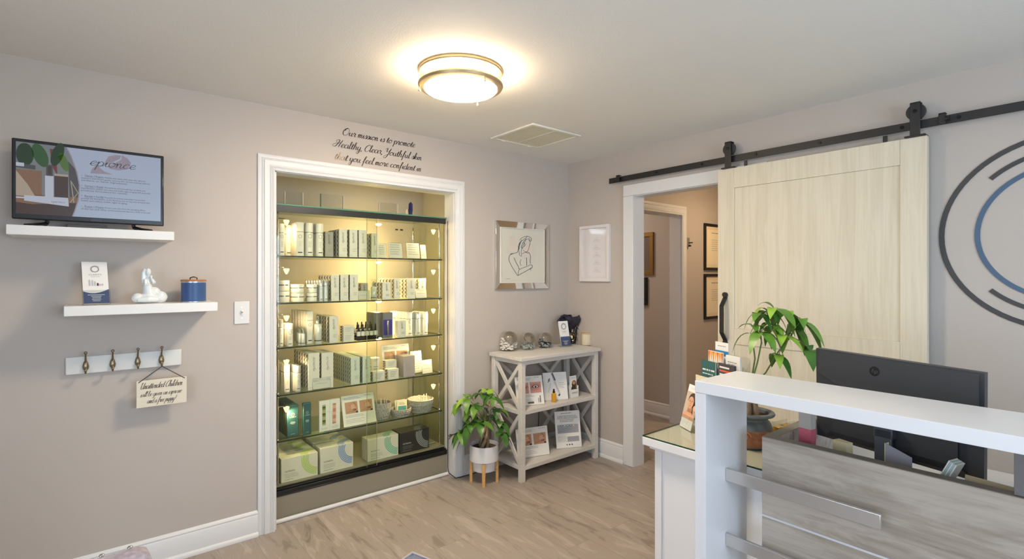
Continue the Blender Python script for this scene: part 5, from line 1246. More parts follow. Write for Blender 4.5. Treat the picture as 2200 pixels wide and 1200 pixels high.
# hangers
for u in (1564, 1966):
    yy = onX(u, 300, -.08).y
    b = MB(); b.box(-.084, -.078, yy-.021, yy+.021, 2.155, 2.315); b.box(-.084, -.040, yy-.021, yy+.021, 2.3151, 2.321); b.box(-.046, -.040, yy-.02, yy+.02, 2.24, 2.315)
    b.box(-.092, -.03, yy-.042, yy+.042, 2.1505, 2.158)
    h = b.build('hanger_strap', MBLACK, t, bevel=.002)
    b = MB(); b.T = Matrix.Translation((-.062, yy, 2.276)) @ Matrix.Rotation(PI/2, 4, 'Y'); b.lathe([(.012, -.008), (.040, -.008), (.040, -.004), (.036, 0), (.040, .004), (.040, .008), (.012, .008)], seg=32); b.build('roller_wheel', mat('charcoal_wheel', (40, 42, 42), .5), h)
    b = MB(); b.T = Matrix.Translation((-.084, yy, 2.276)) @ Matrix.Rotation(-PI/2, 4, 'Y'); b.lathe([(.010, 0), (.009, .003), (0, .004)], seg=6); b.build('axle_bolt', mat('dark_bolt', (30, 30, 32), .3, .6), h, sharp=.3)
for yy in (-1.60, -2.33):
    b = MB(); b.box(-.060, -.052, yy-.010, yy+.010, 2.1505, 2.186); b.build('guide_peg', MBLACK, t, bevel=.003)
t = thing('barn_door_rail', 'black steel rail carrying the sliding barn door', 'door rail', (0, 0, 0))
MB().box(-.050, -.042, -.497, -3.65, 2.194, 2.235).build('track', MBLACK, t, bevel=.001)
for yy in (-.60, -.94, -1.30, -1.66, -2.02, -2.40, -2.62, -3.0, -3.4):
    b = MB(); b.tube([(-.042, yy, 2.215), (-.001, yy, 2.215)], .011, 14); b.tube([(-.0505, yy, 2.215), (-.055, yy, 2.215)], .009, 6); b.build('spacer_bolt', mat('dark_bolt', (30, 30, 32), .3, .6), t)
for yy in (-.592, -2.56):
    b = MB(); b.box(-.064, -.050, yy-.014, yy+.014, 2.192, 2.243); b.box(-.0640, -.028, yy-.014, yy+.014, 2.2432, 2.248)
    s_ = b.build('end_stop', MBLACK, t, bevel=.003)
    b = MB(); b.tube([(-.062, yy-.014, 2.216), (-.062, yy-.028, 2.216)], .013, 14); b.build('rubber_bumper', BLACK, s_)

# ================================================================== RECEPTION DESK
DWOOD = grain('grey_oak', ((140, 128, 115), (164, 152, 139), (185, 174, 162)), 1, 7, 11, .5, bump=.12)
DEDGE = mat('grey_oak_edge', (126, 118, 106), .5)
t = thing('reception_desk', 'grey oak and white reception desk with raised white counter and steel bars', 'reception desk', (0, 0, 0))
CTX0, CTX1 = -1.598, -1.306; DYE = -4.05
MB().box(CTX0, CTX1, -2.181, DYE, 1.060, 1.100).build('counter_top', WHITE, t, bevel=.0012)
MB().box(CTX0+.001, CTX1, -2.181, -2.221, 0, 1.0595).build('side_panel', WHITE, t, bevel=.001)
MB().box(CTX0+.001, CTX1, DYE, DYE+.04, 0, 1.0595).build('side_panel', WHITE, t, bevel=.001)
WX = -1.402
MB().box(WX, WX+.040, -2.322, DYE+.04, .0, .900).build('front_panel', [DWOOD], t, bevel=.001)
MB().box(WX+.0402, -.62, -2.322, -2.360, .0, .900).build('return_panel', DWOOD, t, bevel=.001)
b = MB(); b.box(WX+.0003, WX+.0400, -2.3225, DYE+.04, .9002, .9022); b.box(WX+.0402, -.62, -2.3225, -2.3598, .9002, .9022); b.build('top_edging', DEDGE, t)
MB().box(WX-.002, WX-.0003, -2.318, -3.95, .624, .6305).build('inlay_strip', mat('bright_aluminium', (226, 228, 234), .35, .3), t)
MB().box(WX+.041, -.62, -2.361, DYE+.041, .712, .740).build('desk_surface', mat('desk_white', (206, 202, 196), .4), t)
MB().box(WX+.01, -1.12, -2.958, -3.9, .9026, 1.0595).build('counter_support', mat('grey_laminate', (112, 110, 110), .5), t, bevel=.001)
for z in (.731, .499):
    MB().box(-1.466, -1.452, -2.2215, -2.690, z, z+.045).build('steel_bar', STEEL, t, bevel=.0025)

# white side cabinet with a glass top
t = thing('side_cabinet', 'white cabinet with glass top behind the reception counter', 'cabinet', (0, 0, 0))
KX0, KX1, KY0, KY1 = -1.290, -.60, -1.732, -2.300
MB().box(KX0, KX1, KY0, KY1, .700, .7375).build('top', WHITE, t, bevel=.003)
b = MB(); b.box(KX0+.022, KX1-.02, KY0-.022, KY1+.001, .684, .6995); b.build('cornice_moulding', WHITE, t, bevel=.003)
MB().box(KX0+.046, KX1-.03, KY0-.046, KY1+.004, .0, .684).build('body', WHITE, t, bevel=.001)
b = MB(); b.box(KX0+.038, KX0+.0458, KY0-.040, KY0-.075, .06, .684); b.box(KX0+.038, KX0+.0458, KY1+.01, KY1+.05, .06, .684); b.build('corner_post_trim', WHITE, t, bevel=.002)
b = MB(); b.box(KX0+.002, KX1-.002, KY0-.002, KY1+.002, .7378, .7438, 0); b.box(KX0+.001, KX0+.002, KY0-.002, KY1+.002, .7378, .7438, 1); b.box(KX0+.001, KX1-.002, KY0-.001, KY0-.002, .7378, .7438, 1)
b.build('glass_top', [glassy('table_glass', (246, 247, 240), 1.2), mat('dark_green_edge', (28, 66, 52), .15)], t)
KZ = .7444
# brochure with portrait
def flat_person(b, w, h, y):
    """head-and-shoulders portrait in flat print colours: 0 backdrop, 1 skin, 2 skin shade, 3 dark hair, 4 lips, 5 pad"""
    F = lambda pts, m, d: b.flat([(px_*w, y-d, pz_*h) for px_, pz_ in pts], m)
    def el(cx, cz, rx, rz, m, d, n=22): F([(cx+rx*math.cos(2*PI*k/n), cz+rz*math.sin(2*PI*k/n)) for k in range(n)], m, d)
    F([(-.5, .22), (.5, .22), (.5, .84), (-.5, .84)], 0, 0)
    el(.10, .66, .36, .17, 3, .0002); F([(.2, .6), (.46, .62), (.5, .35), (.34, .26), (.22, .3)], 3, .0002)
    F([(-.5, .22), (-.5, .30), (-.30, .36), (-.14, .40), (.20, .40), (.38, .34), (.5, .26), (.5, .22)], 1, .0003); F([(-.16, .38), (-.12, .52), (.18, .52), (.2, .38)], 2, .0003)
    el(.0, .61, .235, .135, 1, .0004); F([(-.2, .56), (.2, .56), (.08, .465), (-.06, .465)], 1, .00045)
    el(-.09, .635, .045, .010, 3, .0005); el(.10, .635, .045, .010, 3, .0005); el(0, .53, .06, .012, 4, .0005); F([(-.015, .63), (.01, .63), (.03, .57), (-.025, .57)], 2, .00048)
    F([(-.14, .665), (-.04, .67), (-.04, .675), (-.14, .672)], 3, .0005); F([(.05, .67), (.15, .665), (.15, .672), (.05, .675)], 3, .0005)
    el(.40, .50, .11, .07, 5, .0006); F([(.32, .45), (.38, .50), (.5, .40), (.5, .22), (.42, .24)], 1, .0007)
a, c = onZ(1460, 914, KZ), onZ(1490, 931, KZ); d = c-a; w = .098; h = .205
phi = math.atan2(d.y, d.x); ctr = a+d.normalized()*w/2
t = thing('portrait_brochure', 'acrylic stand with portrait brochure of a smiling woman on the glass top', 'brochure stand', (ctr.x, ctr.y, KZ), phi)
R_ = Matrix.Rotation(-.26, 4, 'X')
b = MB(); b.T = R_; b.box(-w/2-.003, w/2+.003, .004, .006, .001, h+.006); b.box(-w/2-.003, w/2+.003, -.004, -.002, .001, h*.30); b.box(-w/2-.003, -w/2-.001, -.002, .004, .001, h*.3); b.box(w/2+.001, w/2+.003, -.002, .004, .001, h*.3); b.T = I; b.box(-w/2, w/2, 0, .07, 0, .0018); b.build('acrylic_holder', ACRYL, t)
b = MB(); b.T = Matrix.Translation((0, 0, .002)) @ R_; b.box(-w/2, w/2, 0, .003, 0, h, 6); flat_person(b, w, h, -.0006)
lines(b, -w*.3, w*.3, h*.93, 2, h*.03, h*.012, y=-.0006, m=7); lines(b, -w*.35, w*.2, h*.15, 2, h*.03, h*.008, y=-.0006, m=7)
b.build('portrait_print', [mat('pale_backdrop_print', (196, 178, 160), .4, coat=.4), mat('warm_skin_print', (214, 158, 124), .4, coat=.4), mat('skin_shade_print', (180, 116, 84), .4), mat('dark_brown_hair_print', (58, 40, 36), .4), mat('lip_print', (190, 100, 96), .4), mat('compact_pad_print', (226, 186, 166), .4), PAPER, mat('lilac_print', (206, 200, 214), .5)], t)

# tiered card rack
A = lambda u, v, D: CAM + ray(u, v)*D
t = thing('card_rack', 'clear tiered acrylic rack of cards behind the white counter', 'card rack', (-.985, -1.895, KZ), math.radians(-112))
TI = [(0, .228), (.034, .290), (.068, .340), (.102, .378)]
b = MB(); Wd = .236
for yy, zz in TI: b.box(-Wd/2, Wd/2, yy+.012, yy+.014, 0, zz-.03); b.box(-Wd/2, Wd/2, yy-.012, yy-.010, zz-.105, zz-.075); b.box(-Wd/2, Wd/2, yy-.010, yy+.012, zz-.106, zz-.104)
for s_ in (-1, 0, 1): b.prism([(s_*Wd/2-.001, -.012, 0), (s_*Wd/2-.001, .118, 0), (s_*Wd/2-.001, .118, .34), (s_*Wd/2-.001, -.012, .12)], (.002, 0, 0))
rack = b.build('acrylic_tiers', ACRYL, t)
rackM = Matrix.Translation((-.985, -1.895, KZ)) @ Matrix.Rotation(math.radians(-112), 4, 'Z')
def rcard(tier, x, w, h, base, label, deco, n=1, th=.004):
    yy, zz = TI[tier]; p = rackM @ Vector((x, yy, zz-.103))
    b = MB(); b.box(-w/2, w/2, 0, th, 0, h, 0); deco(b, w, h, -.0006)
    o = b.build('leaflet', [base]+DECO, loc=p, rotz=math.radians(-112)); tag(o, label, 'leaflet', 'leaflets in the tiered acrylic rack')
DECO = [INK, mat('white_print', (232, 232, 232), .5), mat('orange_red_print', (222, 96, 66), .5), mat('flame_orange_print', (240, 150, 30), .5), mat('flame_yellow_print', (244, 206, 70), .5), mat('azure_print', (40, 130, 180), .5), mat('violet_print', (92, 72, 110), .5), GREYINK]
def d_teal(b, w, h, y):
    lines(b, -w*.42, w*.36, h*.62, 1, 1, h*.06, y=y, m=2, ragged=0); lines(b, -w*.42, w*.3, h*.48, 1, 1, h*.035, y=y, m=2); b.flat([(-w*.2, y, h*.2), (w*.3, y, h*.2), (w*.3, y, h*.33), (-w*.2, y, h*.33)], 2); b.flat([(w*.44, y, 0), (w*.46, y, 0), (w*.46, y, h), (w*.44, y, h)], 2)
def d_dark(b, w, h, y):
    for k, (m, ww) in enumerate(((2, .6), (3, .7), (2, .55), (8, .6), (3, .5), (8, .6))): b.flat([(-w*.4, y, h*(.84-.13*k)), (-w*.4+w*ww, y, h*(.84-.13*k)), (-w*.4+w*ww, y, h*(.90-.13*k)), (-w*.4, y, h*(.90-.13*k))], m)
def d_flame(b, w, h, y):
    n = 7
    for k in range(n): x0 = -w/2+w*k/n; b.flat([(x0, y, h*.98), (x0+w/n*.5, y, h*(.50+.12*(k % 2))), (x0+w/n, y, h*.98)], 4); b.flat([(x0+w/n*.3, y-.0003, h*.98), (x0+w/n*.5, y-.0003, h*(.68+.1*(k % 3))), (x0+w/n*.8, y-.0003, h*.98)], 5 if k % 2 else 3)
    lines(b, -w*.4, w*.3, h*.3, 3, h*.08, h*.02, y=y, m=8)
def d_azure(b, w, h, y): b.flat([(-w/2, y, h*.48), (w/2, y, h*.48), (w/2, y, h*.68), (-w/2, y, h*.68)], 6); lines(b, -w*.3, w*.3, h*.84, 1, 1, h*.03, y=y, m=8)
def d_plain(b, w, h, y): lines(b, -w*.36, w*.3, h*.72, 4, h*.1, h*.04, y=y, m=8)
def d_cream(b, w, h, y): lines(b, -w*.38, w*.22, h*.62, 1, 1, h*.05, y=y, m=8, ragged=0); lines(b, -w*.40, -w*.26, h*.50, 1, 1, h*.06, y=y, m=8, ragged=0)
def d_violet(b, w, h, y): b.flat([(-w/2, y, h*.1), (w/2, y, h*.1), (w/2, y, h*.62), (-w/2, y, h*.62)], 7); b.flat([(-w*.2, y-.0002, h*.3), (w*.1, y-.0002, h*.3), (w*.02, y-.0002, h*.55), (-w*.12, y-.0002, h*.55)], 2); lines(b, -w*.3, w*.3, h*.82, 2, h*.08, h*.03, y=y, m=8)
CRM = mat('cream_leaflet', (226, 214, 184), .5); TLF = mat('teal_leaflet', (48, 98, 98), .5); DKF = mat('charcoal_leaflet', (70, 68, 72), .5)
rcard(0, -.060, .108, .115, CRM, 'cream leaflet in the lowest tier of the acrylic rack', d_cream)
rcard(0, .0575, .106, .118, PAPER, 'white and violet leaflet in the lowest tier of the rack', d_violet)
rcard(1, -.059, .110, .125, TLF, 'teal leaflet in the second tier of the acrylic rack', d_teal)
rcard(1, .059, .108, .128, DKF, 'charcoal and red card pack in the second tier', d_dark, th=.010)
rcard(2, -.054, .106, .120, PAPER, 'white leaflet with orange flames in the third tier', d_flame)
rcard(2, .063, .092, .115, PAPER, 'plain white leaflet in the third tier beside the flames', d_plain, th=.010)
rcard(3, -.052, .092, .125, PAPER, 'white and azure card at the very top of the rack', d_azure)

# ================================================================== PLANTS
def leaf(b, base, d, L_, W_, droop, m=0, fold=.25, n=7):
    d = Vector(d).normalized(); up = Vector((0, 0, 1)); side = d.cross(up)
    if side.length < .05: side = Vector((1, 0, 0))
    side.normalize(); nrm = side.cross(d).normalized(); vs = []; fs = []
    for i in range(n+1):
        q = i/n; p = Vector(base)+d*L_*q*(1-.12*droop*q)+Vector((0, 0, -1))*droop*L_*q*q*.6
        w = W_*.5*(math.sin(PI*min(1, q**.85))**.8 if 0 < q < 1 else .02); vs += [p-side*w+nrm*w*fold, p, p+side*w+nrm*w*fold]
    for i in range(n): k = 3*i; fs += [(k, k+3, k+4, k+1), (k+1, k+4, k+5, k+2)]
    return b.add(vs, fs, m)
def palmate(b, c, axis, n, L_, rnd, droop=.8, spread=1.0, mm=(0, 1, 2), W_=.34):
    axis = Vector(axis).normalized(); q = axis.to_track_quat('Z', 'Y')
    for k in range(n):
        a = 2*PI*k/n+rnd.uniform(-.25, .25); e = spread*rnd.uniform(.75, 1.1)
        d = q @ Vector((math.cos(a)*math.sin(e), math.sin(a)*math.sin(e), math.cos(e)))
        l = L_*rnd.uniform(.75, 1.1); leaf(b, c, d, l, l*W_, droop*rnd.uniform(.6, 1.3), rnd.choice(mm))
LEAVES = [LEAF, LEAF2, LEAF3]
# floor plant on a wooden stand
PXc, PYc = -1.060, -.205
t = thing('potted_plant', 'leafy money tree in a white pot on a wooden stand beside the bookshelf', 'plant', (PXc, PYc, 0))
b = MB(); b.lathe([(0, .092), (.078, .092), (.080, .096), (.080, .160), (.101, .163), (.103, .166), (.103, .272), (.098, .273), (.096, .262), (.096, .245)], seg=48, close=False); b.lathe([(0, .244), (.0955, .246)], seg=40, close=False, m=1); b.build('pot', [mat('white_ceramic', (222, 222, 226), .25), SOIL], t, sharp=.5)
st_ = MB(); OAK = mat('light_oak', (206, 158, 96), .5, var=.15, bscale=40)
for k in range(4):
    a = math.radians(52+90*k); ca, sa = math.cos(a), math.sin(a)
    l = MB(); l.T = Matrix.Rotation(a, 4, 'Z'); l.box(.083, .102, -.011, .011, 0, .159); l.build('stand_leg', OAK, t, bevel=.001)
b = MB()
for a in (52, 142): b.T = Matrix.Rotation(math.radians(a), 4, 'Z') @ Matrix.Translation((0, 0, .0 if a == 52 else .0)); b.box(-.083, .083, -.008, .008, .078 if a == 52 else .0785, .0905)
b.build('stand_crossbar', OAK, t)
rnd = random.Random(11)
b = MB()
for k in range(4):
    ph = k*PI/2; b.tube([(.020*math.cos(ph+j*.55)*(1.5-.12*j), .020*math.sin(ph+j*.55)*(1.5-.12*j), .235+.028*j) for j in range(7)], [.015-.0014*j for j in range(7)], 10)
b.tube([(0, 0, .40), (.005, 0, .44), (.02, .005, .50)], [.008, .006, .004], 8)
b.build('braided_trunk', BARK, t)
CL = [(988, 868, .0), (1003, 855, -.03), (1012, 880, .02), (1046, 838, .03), (1055, 852, -.02), (1036, 848, 0), (1022, 872, -.05), (1068, 880, .02), (1073, 908, .0), (1078, 930, -.03), (990, 928, -.04), (1008, 912, -.06), (1030, 908, -.07), (1002, 935, .03), (1046, 895, .04), (1016, 895, .05), (1034, 875, .06)]
Dp = (Vector((PXc, PYc, 0))-Vector((CAM.x, CAM.y, 0))).dot(FW)
b = MB(); s_ = MB()
for i, (u, v, off) in enumerate(CL):
    p = A(u, v, Dp+off*1.6); p = Vector((p.x-PXc, p.y-PYc, p.z)); out = Vector((p.x, p.y, .12)).normalized()
    if p.y > .14: p.y = .14
    s_.tube([(.01, 0, .42), tuple(Vector((.01, 0, .42)).lerp(p, .5)+Vector((0, 0, .03))), tuple(p)], [.003, .0022, .0015], 6)
    palmate(b, p, out+Vector((0, 0, .12)), 5, .108 if i not in (9, 12) else .125, rnd, droop=1.35, spread=1.25, mm=((2, 0, 0) if i < 4 else (1, 1, 0)), W_=.52)
s_.build('stems', mat('green_stem', (96, 112, 56), .6), t); b.build('foliage', LEAVES, t, sharp=2)
b = MB(); leaf(b, (A(1040, 869, Dp-.08)-Vector((PXc, PYc, 0))), (.7, -.6, .1), .05, .022, .3); b.build('yellow_leaf', mat('yellow_leaf', (214, 168, 60), .5), t)
# desk plant
QX, QY = -1.043, -2.106
t = thing('potted_plant', 'tall money tree in a carved clay pot on the glass-topped cabinet', 'plant', (QX, QY, KZ))
pr = [(0, 0), (.066, 0), (.070, .006), (.082, .035), (.088, .060), (.088, .078), (.080, .100), (.070, .112), (.068, .120), (.080, .126), (.094, .132), (.097, .138), (.094, .144), (.082, .146), (.072, .140), (.070, .125)]
b = MB()
for i in range(len(pr)-1): b.lathe(pr[i:i+2], seg=48, close=False, m=(1 if 2 <= i <= 4 else 0))
b.lathe([(0, .126), (.071, .128)], seg=32, close=False, m=2)
b.build('pot', [mat('slate_glaze', (92, 98, 98), .45, var=.25, bscale=30), mat('terracotta_glaze', (150, 96, 66), .6, var=.3, bscale=40), SOIL], t, sharp=.9)
b = MB()
for k in range(6):
    a0 = 2*PI*k/6+math.radians(195); pts = []
    for j in range(26):
        q = j/25; r = .020*(1-q*.85); th_ = q*4.6*PI/1.8
        da = r*math.cos(th_)/.086; pts.append((.0885*math.cos(a0+da), .0885*math.sin(a0+da), .056+r*math.sin(th_)))
    b.tube(pts, .0026, 6)
b.build('spiral_relief', mat('terracotta_relief', (176, 124, 92), .6), t)
rnd = random.Random(4); b = MB()
for k, (dx, dy) in enumerate(((-.008, 0), (.010, .006), (.002, -.012))): b.tube([(dx*2.2, dy*2.2, .12), (dx*1.6, dy*1.6, .17), (dx, dy, .215), (dx*.5, dy*.5, .25)], [.013, .012, .010, .007], 10)
b.build('trunk', BARK, t)
b = MB(); s_ = MB(); Dq = (Vector((QX, QY, 0))-Vector((CAM.x, CAM.y, 0))).dot(FW)
top = Vector((0, 0, .24))
AQ = lambda u, v, o=0: Vector(A(u, v, Dq+o)-Vector((QX, QY, KZ)))
mains = [[top, AQ(1622, 770), AQ(1617, 730, .01), AQ(1630, 690, .02)], [top, AQ(1628, 775, -.01), AQ(1636, 735, -.02), AQ(1634, 712, -.03)], [top, AQ(1645, 800, 0), AQ(1672, 755, .01), AQ(1700, 722, .02)]]
for mpts in mains: s_.tube([tuple(p) for p in mpts], [.0042, .0034, .0030, .0022], 8)
CL2 = [((1630, 676), .0, 5, .10, 0), ((1648, 668), .04, 5, .11, 0), ((1664, 664), -.03, 5, .12, 0), ((1690, 672), .03, 5, .11, 2), ((1722, 690), -.02, 5, .115, 2), ((1618, 700), .03, 3, .09, 0), ((1636, 715), -.04, 6, .11, 1), ((1660, 700), .03, 5, .11, 1), ((1682, 722), -.04, 5, .11, 2), ((1706, 705), .05, 4, .10, 2), ((1742, 757), -.07, 5, .15, 2), ((1671, 764), -.02, 5, .10, 2), ((1612, 716), -.02, 2, .09, 0)]
for i, ((u, v), off, n_, L_, mi) in enumerate(CL2):
    p = AQ(u, v, off); tip = Vector(mains[mi][-1])
    s_.tube([tuple(tip), tuple(tip.lerp(p, .5)+Vector((0, 0, .012))), tuple(p)], [.002, .0016, .0014], 6)
    palmate(b, p, Vector((p.x*.6, p.y*.6, .05))+Vector((0, 0, .08)), n_, L_, rnd, droop=1.5, spread=1.35, mm=((0, 0, 1, 0, 2) if i != 10 else (1, 1, 0)), W_=.42)
s_.build('stems', mat('green_stem', (96, 112, 56), .6), t); b.build('foliage', LEAVES, t, sharp=2)

# gold boxes in clear trays
t = thing('acrylic_tray', 'clear acrylic divider tray holding gold boxes beside the clay pot', 'tray', (-.86, -2.215, KZ), math.radians(-100))
b = MB()
for x in (-.075, -.0375, .0, .0375, .075): b.box(x-.001, x+.001, -.05, .06, 0, .075)
b.box(-.075, .075, -.05, .06, 0, .002); b.build('tray_walls', ACRYL, t)
gm = Matrix.Translation((-.86, -2.215, KZ)) @ Matrix.Rotation(math.radians(-100), 4, 'Z'); go = None; nm = ['first', 'second', 'third', 'fourth']
for k in range(4):
    for j in range(2):
        p = gm @ Vector((-.0563+.0375*k, -.025+.055*j, .0026))
        if go is None:
            go = MB().box(-.016, .016, -.024, .024, 0, .055).build('gold_box', GOLD, bevel=.002); o = go
            bb = MB(); bb.box(-.0162, .0162, -.003, .003, .0551, .0556); bb.build('ribbon', mat('pale_gold', (232, 208, 150), .3, .6), go)
        else: o = dup(go)
        o.location = p; o.rotation_euler = (0, 0, math.radians(-100)); tag(o, nm[k]+' gold box counted from the clay pot, '+('near' if j == 0 else 'far')+' row of the tray', 'gift box', 'gold boxes in the acrylic tray')

# ================================================================== MONITOR AND DESK PAPERS
t = thing('computer_monitor', 'black computer monitor seen from behind on the reception desk', 'computer monitor', (-1.083, -2.615, .74), math.radians(-100.5))
TL = Matrix.Translation((0, 0, .100)) @ Matrix.Rotation(.07, 4, 'X') @ Matrix.Rotation(.028, 4, 'Y')
w, h = .505, .340; MP = mat('monitor_black', (56, 58, 62), .42)
b = MB(); b.T = TL
b.box(-w/2, w/2, .0, .022, 0, h)
UY = lambda z: -.024*(h-z)/(h*.62)
pl = [(-w/2+.012, h*.74), (-w/2+.07, h*.66), (.06, h*.42), (w/2-.012, h*.42), (w/2-.012, h-.006), (-w/2+.012, h-.006)]
nv = len(pl); b.add([(x, UY(z)-.0005, z) for x, z in pl]+[(x, .001, z) for x, z in pl], [tuple(range(nv))]+[(i, nv+i, nv+(i+1) % nv, (i+1) % nv) for i in range(nv)])
b.add([(-w/2+.03, .0, h*.03), (w/2-.03, .0, h*.03), (w/2-.06, -.012, h*.10), (-w/2+.06, -.012, h*.10), (-w/2+.06, -.012, h*.62), (w/2-.06, -.012, h*.62)], [(0, 1, 2, 3), (3, 2, 5, 4)])
body = b.build('monitor_body', MP, t, sharp=.35)
b = MB(); b.T = TL; b.T = TL @ Matrix.Translation((-.045, UY(h*.855)-.0015, h*.855)) @ Matrix.Rotation(-.117, 4, 'X'); b.disc((0, 0, 0), .0165, 0, seg=30); text(b, 'hp', 0, -.006, .0145, -.0006, 1, 'c', shear=.2)
lg = b.build('logo_lettering', [mat('logo_dark_disc', (26, 26, 28), .15), mat('logo_grey', (92, 94, 98), .3, .5)], t)
b = MB(); b.T = TL; b.box(-w/2+.006, w/2-.006, .0222, .0228, .02, h-.006); b.build('screen', mat('screen_glass', (16, 18, 22), .1, emit=(150, 170, 200), estr=.6), t)
b = MB(); b.box(-.027, .027, -.05, -.035, .010, .20); b.box(-.03, .03, -.05, .0, .17, .21); b.build('stand_neck', mat('stand_grey', (62, 68, 78), .4), t, bevel=.003)
b = MB(); b.box(-.12, .12, -.09, .10, .0008, .012); b.build('stand_base', BLACK, t, bevel=.004)
# things on the desk seen through the gap
DZt = .7406
def slab(name, label, cat, loc, rot, w, d, h, m, tilt=0, group=None):
    b = MB(); b.T = Matrix.Rotation(-tilt, 4, 'X'); b.box(-w/2, w/2, 0, d, .0015 if tilt else 0, h); return tag(b.build(name, m, loc=loc, rotz=rot, bevel=.0008), label, cat, group)
b = MB(); b.box(-.022, .022, 0, .03, 0, .182, 0); b.box(-.022, .022, 0, .03, .1821, .245, 1)
tag(b.build('binder', [mat('pink_folder', (196, 96, 112), .5), mat('pale_grey_card', (176, 172, 164), .5)], loc=(-1.262, -2.408, DZt), rotz=math.radians(-100)), 'upright pink binder with pale top inside the desk corner', 'binder')
slab('paper_stack', 'upright cream paper block beside the monitor neck', 'paper', (-1.27, -2.52, DZt), math.radians(-110), .05, .03, .165, mat('cream_block', (214, 200, 160), .6))
t = thing('open_notebook', 'open notebook with grey cover standing behind the desk front', 'notebook', (-1.275, -2.70, DZt+.001), math.radians(-105))
b = MB(); b.prism([(-.055, 0, 0), (.02, 0, 0), (.02, 0, .165), (-.055, 0, .188)], (0, .004, 0)); b.build('cover', mat('grey_cover', (150, 148, 156), .5), t)
b = MB(); b.box(-.0565, -.055, -.001, .02, 0, .188); b.build('cover_edge', mat('pale_lime', (206, 214, 160), .5), t)
b = MB(); b.T = Matrix.Translation((.03, 0, 0)) @ Matrix.Rotation(.42, 4, 'Y')
for k in range(5): b.box(.0045*k, .0045*k+.0038, .006, .05, .034, .205, k % 2)
b.build('page_block', [PAPER, mat('mint_page', (176, 206, 204), .5)], t)
slab('envelope', 'cream envelope propped on the desk behind the front panel', 'envelope', (-1.30, -2.895, DZt), math.radians(-100), .13, .003, .150, mat('cream_envelope', (216, 198, 160), .6), tilt=.3)

# ================================================================== CORDS
t = thing('power_cord', 'thin dark cord running down the case edge to the floor beside the plant', 'cord', (0, 0, 0))
b = MB(); CX_ = OX1-.012
b.tube([(CX_, .068, 1.87), (CX_, .066, .9), (CX_, .064, .05), (CX_+.002, .05, .02), (CX_+.01, -.028, .004), (OX1+.05, -.034, .004), (OX1+.12, -.034, .004), (BX0-.012, -.034, .004)], .0028, 8)
b.build('cable', mat('dark_cable', (44, 40, 38), .5), t)
b = MB(); q = onY(974, 933, -.035)
for k in range(7):
    a = rnd.uniform(-.5, .5); l = .028+.008*(k % 3); b.tube([(q.x-l, q.y-.003*k+.008, q.z-l*math.tan(a)*.6), (q.x, q.y+.004*(k % 3), q.z), (q.x+l, q.y-.002*k+.006, q.z+l*math.tan(a)*.6)], .0022, 6)
b.tube([(q.x, q.y+.006, q.z), (q.x-.03, q.y+.01, q.z-.03), (CX_+.002, .055, q.z-.05)], .0024, 6)
b.build('tied_coil', mat('brown_cable', (88, 76, 66), .6), t)
t = thing('lamp_cord', 'thin dark cord hanging down the wall behind the bookshelf', 'cord', (0, 0, 0))
q = onY(1157, 900, -.012); b = MB(); b.tube([(q.x, -.008, .60), (q.x-.004, -.010, .45), (q.x+.004, -.012, .36), (q.x, -.010, .22), (q.x, -.03, .16)], .0025, 8); b.build('cable', mat('dark_cable', (44, 40, 38), .5), t)

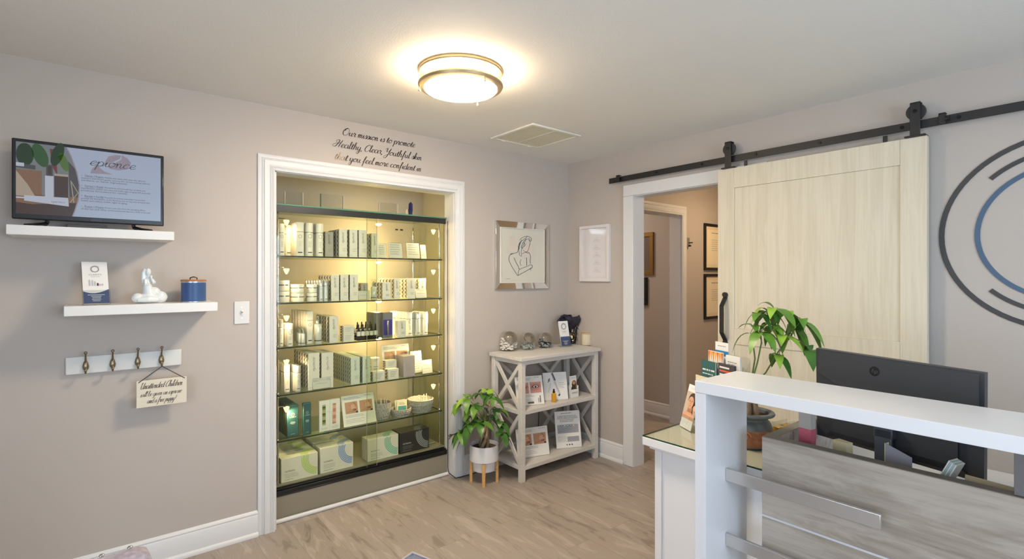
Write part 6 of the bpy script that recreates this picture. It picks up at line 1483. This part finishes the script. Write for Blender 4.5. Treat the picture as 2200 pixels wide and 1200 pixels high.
# ================================================================== SEATING CLOSE TO THE CAMERA
FAB = mat('lilac_grey_velvet', (164, 154, 162), .85, var=.18, bscale=90, bump=.3)
q = CAM + ray(327, 1184)*1.14
t = thing('upholstered_chair', 'lilac grey velvet chair with silver nailheads below the coat rail', 'chair', (q.x-.235, q.y+.02, 0), .06)
zt = q.z; b = MB(); b.box(-.235, .235, -.045, .035, .40, zt); b.build('backrest', FAB, t, bevel=.022)
b = MB(); b.box(-.24, .24, -.50, -.046, .36, .47); b.build('seat', FAB, t, bevel=.02)
for x in (-.21, .21):
    for y in (-.47, .0): MB().box(x-.018, x+.018, y-.018, y+.018, 0, .37 if y else .41).build('leg', mat('dark_leg', (46, 36, 32), .4), t, bevel=.002)
b = MB()
for k in range(9): b.ball((-.20+.05*k, .025, zt-.0015), .0055, (1, 1, .6), 10, 6)
b.build('nailhead_rivet', CHROME, t)
q = CAM + ray(886, 1186)*1.62
t = thing('ottoman', 'round grey upholstered ottoman carrying the slate throw pillow', 'ottoman', (q.x-.02, q.y-.03, 0))
b = MB(); b.lathe([(.20, .03), (.22, .06), (.22, .36), (.20, .40), (0, .41)], seg=40); b.build('cushion_body', mat('ottoman_grey', (132, 128, 128), .85, bump=.3), t, sharp=1)
b = MB(); b.lathe([(.17, 0), (.17, .03)], seg=32); b.build('plinth', BLACK, t)
zt = q.z; hh = zt-.412
b = MB(); n = 14; vs = []; fs = []
for sgn in (-1, 1):
    for i in range(n+1):
        for j in range(n+1):
            u, v = i/n*2-1, j/n*2-1; th_ = (1-u**2)**.5*(1-v**2)**.5 if abs(u) < 1 and abs(v) < 1 else 0
            pinch = 1-.10*(1-abs(u*v)); x, z = (u-v)*.085*pinch, hh*.5+(u+v)*hh*.25*pinch; vs.append((x, sgn*.045*th_**.7, z))
N = (n+1)**2
for sgn in (0, 1):
    for i in range(n):
        for j in range(n): a = sgn*N+i*(n+1)+j; f_ = (a, a+n+1, a+n+2, a+1); fs.append(f_ if sgn else f_[::-1])
b.add(vs, fs)
t = thing('throw_pillow', 'grey throw pillow with pale piping, only its peaked corner in view', 'pillow', (q.x, q.y, .4145), -.4)
b.build('pillow_body', mat('slate_pillow', (120, 120, 124), .9, var=.15, bscale=60, bump=.3), t, sharp=3)
b = MB(); c4 = [(0, 0, 0), (.16, 0, hh*.5), (0, 0, hh), (-.16, 0, hh*.5), (0, 0, 0)]
b.tube([(p[0], 0, max(.004, min(hh-.002, p[2]))) for p in c4], .0035, 8); b.build('piping', mat('pale_piping', (178, 166, 158), .7), t)
